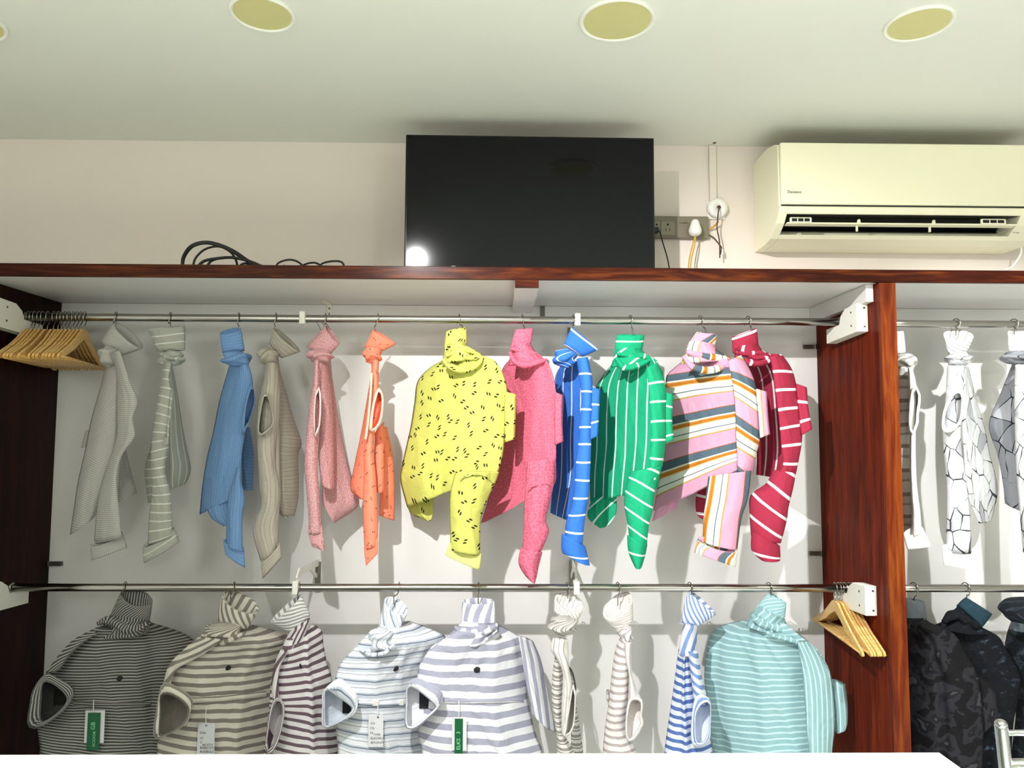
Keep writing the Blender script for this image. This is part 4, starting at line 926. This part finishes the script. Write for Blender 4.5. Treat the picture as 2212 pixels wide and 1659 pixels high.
g.emblem(975, 928, 26, 18, -.065)
g.hook(1020, (995, 235), ZRL, 'the dark grey finely striped shirt')
# --- L2 cream and grey stripe
l2 = fabric('cloth_cream_grey_stripe', 'stripe', bands=[(.0115, '8b857f'), (.0145, 'dedace')], grain=.1)
gL2 = g = Shirt(C8, 'shirt', 'cream shirt with grey cross stripes and a white price tag', l2, (500, 1900), LOWG)
g.collar((585, 385, 850, 468), (640, 168, 940, 322), dr=.42, tip=.3)
g.knot(640, 490, 170, 80, -.03, .05, -12, 5, .12)
g.roll([(440, 560), (560, 585), (680, 570), (830, 500)], [14, 30, 34, 14], -.06)
g.panel('body', [(470, 500, 880, 430), (400, 575, 1185, 520), (250, 700, 1160, 640), (170, 810, 1120, 770), (126, 960, 1100, 900), (115, 1100, 1070, 1050), (90, 1300, 1040, 1300), (75, 1540, 1000, 1540), (80, 1900, 1000, 1900)], (-.06, .08), .05, fold=.012, nr=50, nc=40, fx=1.7, crease=[(.70, .008, .05)])
g.panel('shoulder_seam', [(430, 540, 640, 560), (310, 640, 470, 690), (180, 775, 250, 820), (128, 940, 190, 960)], (-.085, -.085), .014, rot=70, nr=16)
g.armhole([(130, 928), (250, 965), (378, 1062), (362, 1180), (318, 1290), (105, 1402), (42, 1375), (70, 1150), (90, 1040)], [(112, 1032), (225, 1042), (325, 1120), (345, 1195), (285, 1300), (115, 1388), (96, 1340), (105, 1180)], -.135, .07)
g.strip('placket', [(380, 1060), (695, 1036), (1010, 1000)], [(378, 1105), (694, 1083), (1010, 1050)])
g.emblem(680, 802, 28, 20, -.078)
g.hook(735, (708, 185), ZRL, 'the cream shirt with grey cross stripes')
# --- L3 maroon stripes
l3 = fabric('cloth_maroon_stripe', 'stripe', bands=[(.0095, '6f5d66'), (.0125, 'e6e2e4')], grain=.1)
l3w = fabric('cloth_grey_stripe_collar', 'stripe', bands=[(.009, '9c9b9c'), (.013, 'e6e6e4')], grain=.1)
g = Shirt(C8, 'shirt', 'white shirt with dull maroon stripes and a slim armhole', l3, (1300, 1900), LOWG)
g.collar((1238, 512, 1388, 352), (1045, 412, 1312, 180), dr=.45, tip=.15, mat=l3w)
g.panel('neck', [(1225, 480, 1390, 370), (1175, 560, 1372, 450), (1120, 690, 1330, 570)], (-.02, -.02), .04, rot=80, mat=l3, fold=.012, nr=20)
g.panel('body', [(1180, 560, 1400, 425), (1120, 690, 1482, 480), (1080, 790, 1500, 600), (1052, 910, 1530, 760), (1040, 1050, 1572, 900), (1030, 1200, 1592, 1200), (1000, 1400, 1612, 1400), (990, 1540, 1622, 1540), (990, 1900, 1622, 1900)], (-.05, .05), .04, fold=.007, nr=46, nc=34, fx=2.2, rot=-8, crease=[(.66, .014, .04)])
g.armhole([(1098, 1055), (1150, 1080), (1168, 1185), (1125, 1400), (1065, 1528), (998, 1515), (1025, 1260), (1055, 1110)], [(1102, 1085), (1138, 1102), (1150, 1185), (1108, 1380), (1052, 1495), (1014, 1485), (1042, 1270), (1075, 1120)], -.13, .06)
g.panel('shoulder_seam', [(1130, 650, 1200, 660), (1080, 780, 1130, 790), (1055, 920, 1115, 930), (1060, 1060, 1120, 1060)], (-.075, -.08), .014, rot=80, nr=14)
g.emblem(1302, 785, 10, 20, -.085)
g.hook(1290, (1280, 210), ZRL, 'the white shirt with dull maroon stripes')
# --- L4 white with thin blue grey stripes
l4 = fabric('cloth_blue_grey_lines', 'stripe', bands=[(.014, 'e6e9ee'), (.004, 'b9c2d0'), (.003, '6d7688'), (.009, 'c9d0da'), (.007, 'e9ecf0'), (.002, '9aa3b3')], grain=.1, wobble=.012)
gL4 = g = Shirt(B1, 'shirt', 'white shirt with thin uneven blue grey lines and knotted collar', l4, (500, 1900), LOWG)
g.collar((545, 462, 700, 518), (598, 215, 797, 330), dr=.5, tip=.4, rot=90)
g.knot(570, 560, 115, 120, -.04, .05, 30, 6, .15)
g.roll([(380, 640), (480, 690), (600, 670), (690, 590)], [12, 24, 28, 14], -.075)
g.panel('body', [(480, 480, 810, 400), (380, 590, 1105, 520), (240, 740, 1080, 640), (182, 850, 1000, 800), (168, 1000, 960, 950), (170, 1200, 960, 1200), (190, 1400, 960, 1400), (200, 1540, 960, 1540), (200, 1900, 960, 1900)], (-.06, .08), .045, fold=.013, nr=46, nc=34, fx=1.9)
g.armhole([(205, 890), (290, 950), (365, 1042), (345, 1195), (200, 1270), (85, 1318), (58, 1285), (62, 1120), (72, 1000)], [(92, 992), (170, 1030), (300, 1120), (322, 1165), (250, 1235), (140, 1298), (88, 1285), (86, 1120)], -.135, .07)
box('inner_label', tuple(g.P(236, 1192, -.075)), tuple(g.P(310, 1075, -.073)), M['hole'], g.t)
g.strip('placket', [(370, 1085), (635, 1091), (900, 1085)], [(366, 1135), (633, 1138), (900, 1130)])
for (x, y, z) in ((515, 1106, -.105), (730, 1102, -.085)):
    c = g.surf(x, y, .004); box('placket_label', (c.x-.011, c.y-.002, c.z-.007), (c.x+.011, c.y+.02, c.z+.007), M['button'], g.t, .001)
g.emblem(690, 808, 28, 22, -.075)
g.hook(720, (678, 225), ZRL, 'the white shirt with thin blue grey lines')
# --- L5 wide lavender stripes
l5 = fabric('cloth_lavender_stripe', 'stripe', bands=[(.0185, 'a3a4b6'), (.0195, 'e7e7ec')], grain=.1)
gL5 = g = Shirt(B1, 'shirt', 'white shirt with wide lavender grey stripes and a green tag', l5, (1400, 1900), LOWG)
g.collar((1255, 425, 1556, 440), (1262, 232, 1535, 232), dr=.42, tip=.12, wob=.04, sag=.0)
g.panel('neck', [(1258, 395, 1552, 410), (1215, 450, 1560, 450), (1060, 600, 1600, 540)], (0, .0), .06, rot=15, fold=.015, nr=18)
g.roll([(1195, 450), (1270, 500), (1380, 500), (1480, 480), (1562, 430)], [20, 44, 50, 46, 18], -.05, rn=.35)
g.roll([(960, 680), (1080, 590), (1250, 575), (1420, 570), (1560, 480)], [14, 30, 36, 34, 14], -.045)
g.panel('body', [(1210, 490, 1570, 430), (1010, 630, 1785, 560), (905, 760, 1810, 700), (875, 900, 1815, 900), (890, 1050, 1820, 1050), (885, 1250, 1860, 1250), (885, 1400, 1900, 1400), (915, 1540, 1950, 1540), (920, 1900, 1960, 1900)], (-.07, .06), .05, fold=.013, nr=50, nc=42, fx=1.6, crease=[(.68, .010, .06)])
g.panel('sleeve', [(1740, 530, 1868, 575), (1770, 700, 1930, 720), (1800, 900, 1972, 900), (1840, 1090, 2022, 1150), (1858, 1195, 2064, 1355)], (-.02, .05), .02, rot=85, fold=.008)
g.armhole([(872, 888), (980, 935), (1078, 992), (1098, 1080), (1050, 1160), (875, 1316), (772, 1304), (775, 1120), (790, 950)], [(800, 965), (900, 1005), (1025, 1110), (1035, 1145), (950, 1225), (850, 1300), (790, 1290), (792, 1120)], -.14, .07)
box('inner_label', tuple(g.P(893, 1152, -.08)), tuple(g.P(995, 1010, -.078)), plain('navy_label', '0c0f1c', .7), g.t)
g.strip('placket', [(1090, 1065), (1435, 1068), (1780, 1060)], [(1086, 1110), (1438, 1108), (1790, 1095)])
g.emblem(1388, 820, 28, 24, -.082)
g.hook(1400, (1398, 250), ZRL, 'the white shirt with wide lavender grey stripes')
# --- L6 slim grey stripe
l6 = fabric('cloth_slim_grey_stripe', 'stripe', bands=[(.008, '98948e'), (.005, 'd8d5cf'), (.003, '7e7a75'), (.010, 'e3e1dc')], grain=.1)
l6w = fabric('cloth_slim_white', 'stripe', bands=[(.012, 'e8e6e1'), (.003, 'b5b1aa')], grain=.1)
g = Shirt(B2, 'shirt', 'slim grey striped shirt seen from its sleeve, right of the lavender one', l6, (300, 1900), LOWG)
g.collar((222, 320, 420, 418), (232, 200, 478, 285), dr=.45, tip=.5, mat=l6w)
g.knot(305, 440, 132, 92, -.03, .045, 12, 6, .15)
g.panel('sleeve', [(215, 545, 345, 560), (195, 640, 348, 640), (240, 720, 352, 720), (295, 830, 362, 850), (298, 950, 385, 950), (290, 1100, 375, 1100), (288, 1250, 362, 1250), (290, 1370, 350, 1375)], (-.06, -.06), .024, rot=90, mat=l6w, fold=.005)
g.panel('body', [(232, 700, 300, 700), (212, 850, 300, 850), (204, 1050, 296, 1050), (226, 1250, 296, 1250), (248, 1400, 330, 1400), (250, 1540, 400, 1540), (250, 1900, 400, 1900)], (-.03, -.02), .02, fold=.004)
g.panel('back_panel', [(345, 790, 392, 880), (350, 980, 408, 980), (370, 1150, 420, 1150), (370, 1350, 450, 1350), (370, 1540, 476, 1540), (370, 1900, 500, 1900)], (.03, .08), .015)
g.armhole([(398, 935), (412, 1050), (398, 1290), (352, 1382), (292, 1372), (340, 1180), (372, 985)], [(396, 965), (400, 1060), (388, 1270), (350, 1362), (318, 1358), (356, 1180), (380, 1000)], -.11, .05, l6w)
g.trim([(350, 790), (385, 850), (410, 980), (400, 1000)], .0022, -.04, M['print'], 'cord')
g.hook(335, (342, 175), ZRL, 'the slim grey striped shirt')
# --- L7 beige pink stripe
l7 = fabric('cloth_blush_stripe', 'stripe', bands=[(.008, 'b7abac'), (.013, 'ebe6e4')], grain=.1)
l7w = fabric('cloth_blush_plain', 'stripe', bands=[(.010, 'ece8e5'), (.008, 'd9d2cf')], grain=.1)
g = Shirt(B2, 'shirt', 'pale blush striped shirt with a wide tilted collar', l7, (780, 1900), LOWG)
g.collar((772, 512, 902, 400), (645, 362, 890, 180), dr=.55, tip=.4, mat=l7w)
g.knot(842, 512, 62, 88, -.03, .04, 30, 6, .14)
g.panel('body', [(785, 545, 880, 560), (748, 650, 885, 680), (718, 850, 872, 850), (692, 1100, 856, 1100), (662, 1300, 846, 1300), (640, 1540, 930, 1540), (620, 1900, 940, 1900)], (-.02, -.03), .03, fold=.006)
g.panel('sleeve', [(812, 560, 895, 580), (830, 700, 888, 700), (860, 850, 892, 850), (862, 960, 925, 970), (858, 1090, 980, 1082)], (-.05, -.05), .022, rot=80, mat=l7w, fold=.005)
g.armhole([(862, 1085), (925, 1050), (985, 1085), (978, 1210), (988, 1290), (905, 1425), (840, 1412), (838, 1230)], [(880, 1095), (930, 1078), (968, 1110), (958, 1230), (962, 1290), (895, 1400), (856, 1392), (856, 1230)], -.11, .05, l7w)
g.panel('back_panel', [(670, 1000, 700, 1000), (672, 1060, 700, 1080), (690, 1130, 700, 1140)], (.05, .05), .01, nr=8)
g.hook(770, (770, 235), ZRL, 'the pale blush striped shirt')
# --- L8 blue stripe
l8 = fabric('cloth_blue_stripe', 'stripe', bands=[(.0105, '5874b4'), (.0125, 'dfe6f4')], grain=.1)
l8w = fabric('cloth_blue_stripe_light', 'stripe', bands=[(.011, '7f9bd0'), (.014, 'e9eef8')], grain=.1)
g = Shirt(B2, 'shirt', 'blue and white cross striped shirt beside the pale teal one', l8, (1400, 1900), LOWG)
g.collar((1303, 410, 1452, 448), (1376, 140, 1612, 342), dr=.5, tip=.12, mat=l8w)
g.panel('neck', [(1335, 425, 1450, 440), (1318, 500, 1448, 520), (1300, 600, 1446, 610), (1290, 680, 1450, 680)], (-.03, -.03), .03, rot=75, fold=.012, mat=l8w, nr=20)
g.panel('body', [(1290, 640, 1400, 630), (1262, 850, 1420, 850), (1235, 1050, 1450, 1050), (1205, 1250, 1520, 1250), (1168, 1530, 1582, 1530), (1150, 1900, 1600, 1900)], (-.01, -.02), .035, fold=.006, crease=[(.45, .016, .07)])
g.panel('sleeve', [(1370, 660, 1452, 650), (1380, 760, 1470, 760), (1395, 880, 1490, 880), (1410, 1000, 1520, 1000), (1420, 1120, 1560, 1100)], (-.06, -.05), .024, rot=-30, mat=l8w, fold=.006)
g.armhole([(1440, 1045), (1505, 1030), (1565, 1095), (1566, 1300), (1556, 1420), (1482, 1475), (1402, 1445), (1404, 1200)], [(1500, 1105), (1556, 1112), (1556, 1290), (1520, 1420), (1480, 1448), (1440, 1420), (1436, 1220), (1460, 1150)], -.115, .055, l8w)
g.hook(1385, (1385, 155), ZRL, 'the blue and white cross striped shirt')
# --- L9 teal
l9 = fabric('cloth_teal_stripe', 'stripe', bands=[(.0125, '91b7bd'), (.0048, 'bfdfe1')], grain=.12)
g = Shirt(B3, 'shirt', 'pale teal striped shirt at the right end of the lower rail', l9, (950, 1900), LOWG)
g.collar((830, 312, 1058, 430), (932, 194, 1078, 280), dr=.45, tip=.08)
g.panel('neck', [(840, 290, 1062, 400), (790, 370, 1075, 440), (740, 470, 1130, 520)], (0, .0), .05, rot=60, fold=.015, nr=18)
g.roll([(790, 370), (830, 420), (930, 470), (1030, 500), (1085, 520)], [26, 46, 50, 40, 18], -.045, rn=.35)
g.roll([(880, 510), (1000, 560), (1150, 600), (1280, 680), (1385, 760)], [12, 24, 28, 24, 8], -.075)
g.panel('body', [(790, 410, 1085, 460), (520, 475, 1210, 570), (435, 580, 1330, 660), (402, 750, 1425, 810), (392, 920, 1462, 950), (415, 1200, 1484, 1200), (448, 1400, 1474, 1400), (470, 1540, 1460, 1540), (480, 1900, 1450, 1900)], (.12, -.06), .05, fold=.012, nr=52, nc=44, fx=1.5, crease=[(.10, -.02, .04), (.46, .012, .06)])
g.panel('side_panel', [(1165, 610, 1270, 600), (1190, 720, 1375, 740), (1214, 900, 1452, 900), (1234, 1150, 1484, 1190), (1250, 1350, 1482, 1350), (1268, 1540, 1462, 1540), (1280, 1900, 1450, 1900)], (-.115, -.085), .022, rot=88, fold=.005)
g.panel('sleeve', [(1450, 920, 1572, 955), (1470, 1100, 1590, 1120), (1480, 1250, 1590, 1270), (1488, 1352, 1580, 1318)], (-.03, -.02), .03, rot=90, fold=.004, pw=5, nr=18)
g.hook(930, (945, 205), ZRL, 'the pale teal striped shirt')
# ------------------------------------------------------------------ right bay, lower rail
g = Shirt(B4, 'shirt', 'dark camouflage shirt with grey collar against the divider', fabric('cloth_camouflage', 'camo', scale=13, stops=[(0, srgb('0f0e11')), (.47, srgb('242329')), (.55, srgb('17161a')), (.60, srgb('3b3a41')), (.68, srgb('1c1b20'))], grain=.15), (700, 1950), RLOG)
g.collar((448, 435, 622, 415), (448, 242, 606, 268), dr=.5, tip=.06, mat=fabric('cloth_charcoal', 'plain', c='53585a'))
g.panel('neck', [(448, 400, 618, 395), (446, 450, 635, 440), (446, 520, 700, 500)], (0, .0), .03, fold=.01, nr=14)
g.roll([(450, 470), (520, 490), (590, 470), (640, 440)], [20, 36, 36, 20], -.03)
g.panel('body', [(446, 440, 645, 440), (444, 520, 850, 535), (444, 700, 955, 700), (444, 900, 1058, 900), (446, 1100, 1085, 1100), (450, 1300, 1102, 1300), (460, 1660, 1092, 1660), (470, 2000, 1090, 2000)], (.02, -.06), .05, fold=.011, nr=44, nc=34, fx=2.0, crease=[(.50, -.016, .05)])
g.panel('sleeve', [(1050, 895, 1110, 915), (1068, 1000, 1190, 1000), (1080, 1140, 1212, 1140), (1092, 1260, 1218, 1240), (1100, 1345, 1150, 1310)], (-.05, -.04), .02, fold=.005, pw=4, nr=18)
g.hook(516, (518, 262), ZRL, 'the dark camouflage shirt')
nv = fabric('cloth_navy_fleck', 'camo', scale=42, stops=[(0, srgb('0b0d13')), (.60, srgb('222a36')), (.68, srgb('46525f'))], grain=.15)
g = Shirt(B4, 'shirt', 'navy black flecked shirt with a tilted teal navy collar', nv, (1150, 1950), RLOG)
g.collar((882, 300, 1078, 490), (955, 234, 1168, 372), dr=.5, tip=.05, mat=fabric('cloth_teal_navy', 'plain', c='1e3540'))
g.panel('neck', [(890, 300, 1070, 480), (810, 380, 1065, 490), (700, 480, 1150, 540)], (0, .0), .04, fold=.012, nr=14)
g.roll([(765, 440), (850, 380), (950, 420), (1060, 480)], [24, 54, 54, 20], -.03, rn=.3)
g.panel('body', [(780, 430, 1080, 480), (670, 475, 1220, 555), (640, 560, 1275, 640), (700, 750, 1350, 760), (800, 930, 1412, 920), (900, 1100, 1390, 1100), (950, 1300, 1350, 1300), (960, 1660, 1330, 1660), (960, 2000, 1330, 2000)], (.08, .02), .045, fold=.011, nr=40, nc=30, fx=2.2)
g.hook(950, (957, 245), ZRL, 'the navy black flecked shirt')
sg = fabric('cloth_slate_sheen', 'plain', c='3d434a', rough=.35, spec=.5)
g = Shirt(B4, 'shirt', 'slate grey shiny shirt cut off by the right edge', fabric('cloth_dark_slate', 'camo', scale=30, stops=[(0, srgb('14181d')), (.55, srgb('2b333b')), (.65, srgb('1d232a'))], grain=.15), (1450, 1950), RLOG)
g.knot(1450, 345, 205, 120, 0, .06, 30, 4, .08, 'collar')
g.c = B4
g.panel('neck', [(1330, 430, 1560, 430), (1310, 500, 1620, 500)], (0, 0), .04, mat=sg, nr=10)
g.panel('body', [(1320, 460, 1620, 450), (1290, 560, 1800, 560), (1280, 700, 1860, 700), (1350, 900, 1900, 900), (1370, 1200, 1900, 1200), (1320, 1660, 1900, 1660), (1320, 2000, 1900, 2000)], (.09, -.02), .045, fold=.011, mat=None, nr=36, nc=30, fx=2.0)
# ------------------------------------------------------------------ price tags
def price_tag(g, x0, y0, x1, y1, sx, sy, z, label, green=None, lines=()):
    c = g.c; Y = min(g.surf(a_, b_, 0).y for a_, b_ in ((sx, sy), (x0, y0), (x1, y0), ((x0+x1)/2, (y0+y1)/2)))-.008; a, b = c(x0, y0, Y), c(x1, y1, Y); s0 = c(sx, sy, Y)
    t = thing('price_tag', ((a.x+b.x)/2, Y, b.z), label, 'tag', 'price tags hanging on the striped shirts')
    cd_ = box('card', (a.x, Y, b.z), (b.x, Y+.0012, a.z), M['card'], t, .0004, 1)
    tx = c(sx, y0+18, Y); tube('string', [(s0.x, Y-.001, s0.z), (s0.x+.001, Y-.004, (s0.z+tx.z)/2), (tx.x, Y-.0015, tx.z)], .0011, M['plastic'], t, 14, 6)
    disc('eyelet', (tx.x, Y-.0006, tx.z), .0028, (0, -1, 0), M['latch'], t, .0008, 14, 0)
    if green:
        gx0, gy0, gx1, gy1 = green; a2, b2 = c(gx0, gy0, Y), c(gx1, gy1, Y)
        gc = box('green_card', (a2.x, Y-.0032, b2.z), (b2.x, Y-.0018, a2.z), M['green'], t, .0004, 1)
        for s_, yy, k in lines:
            q = c((gx0+gx1)/2+12, yy, Y); text('lettering', s_, (q.x, Y-.0034, q.z), k, M['printg'], gc, (math.pi/2, -math.pi/2, 0), .0002)
    else:
        for s_, xx, yy, k in lines:
            q = c(xx, yy, Y); text('lettering', s_, (q.x, Y-.0003, q.z), k, M['print'], cd_, (math.pi/2, 0, 0), .0002)
    return t
price_tag(gL1, 697, 1190, 846, 1455, 768, 1100, -.125, 'white price tag with narrow green card on the dark shirt', (722, 1205, 812, 1510), [('GB', 1345, .017), ('ECXXOB', 1480, .0105)])
price_tag(gL2, 425, 1275, 563, 1560, 497, 1130, -.125, 'white price tag hanging on the cream and grey striped shirt', None, [('Cola', 442, 1365, .009), ('CT', 442, 1412, .008), ('CI', 442, 1445, .007), ('40CSTO', 462, 1470, .0085), ('RFBIOYS', 442, 1498, .0105), ('BUSSBULZ', 442, 1528, .0085)])
price_tag(gL4, 460, 1205, 583, 1480, 540, 1130, -.125, 'white price tag with plastic loop on the thin lined shirt', None, [('SC3', 476, 1285, .008), ('Cly', 474, 1326, .009), ('E.E', 474, 1365, .007), ('TOSBS', 500, 1380, .007), ('ELKORUS', 478, 1415, .0095), ('BETOSUST', 478, 1450, .008)])
price_tag(gL5, 1175, 1225, 1297, 1510, 1232, 1085, -.125, 'white price tag with green card on the lavender striped shirt', (1198, 1235, 1264, 1580), [('3', 1365, .015), ('ELKS', 1500, .015)])
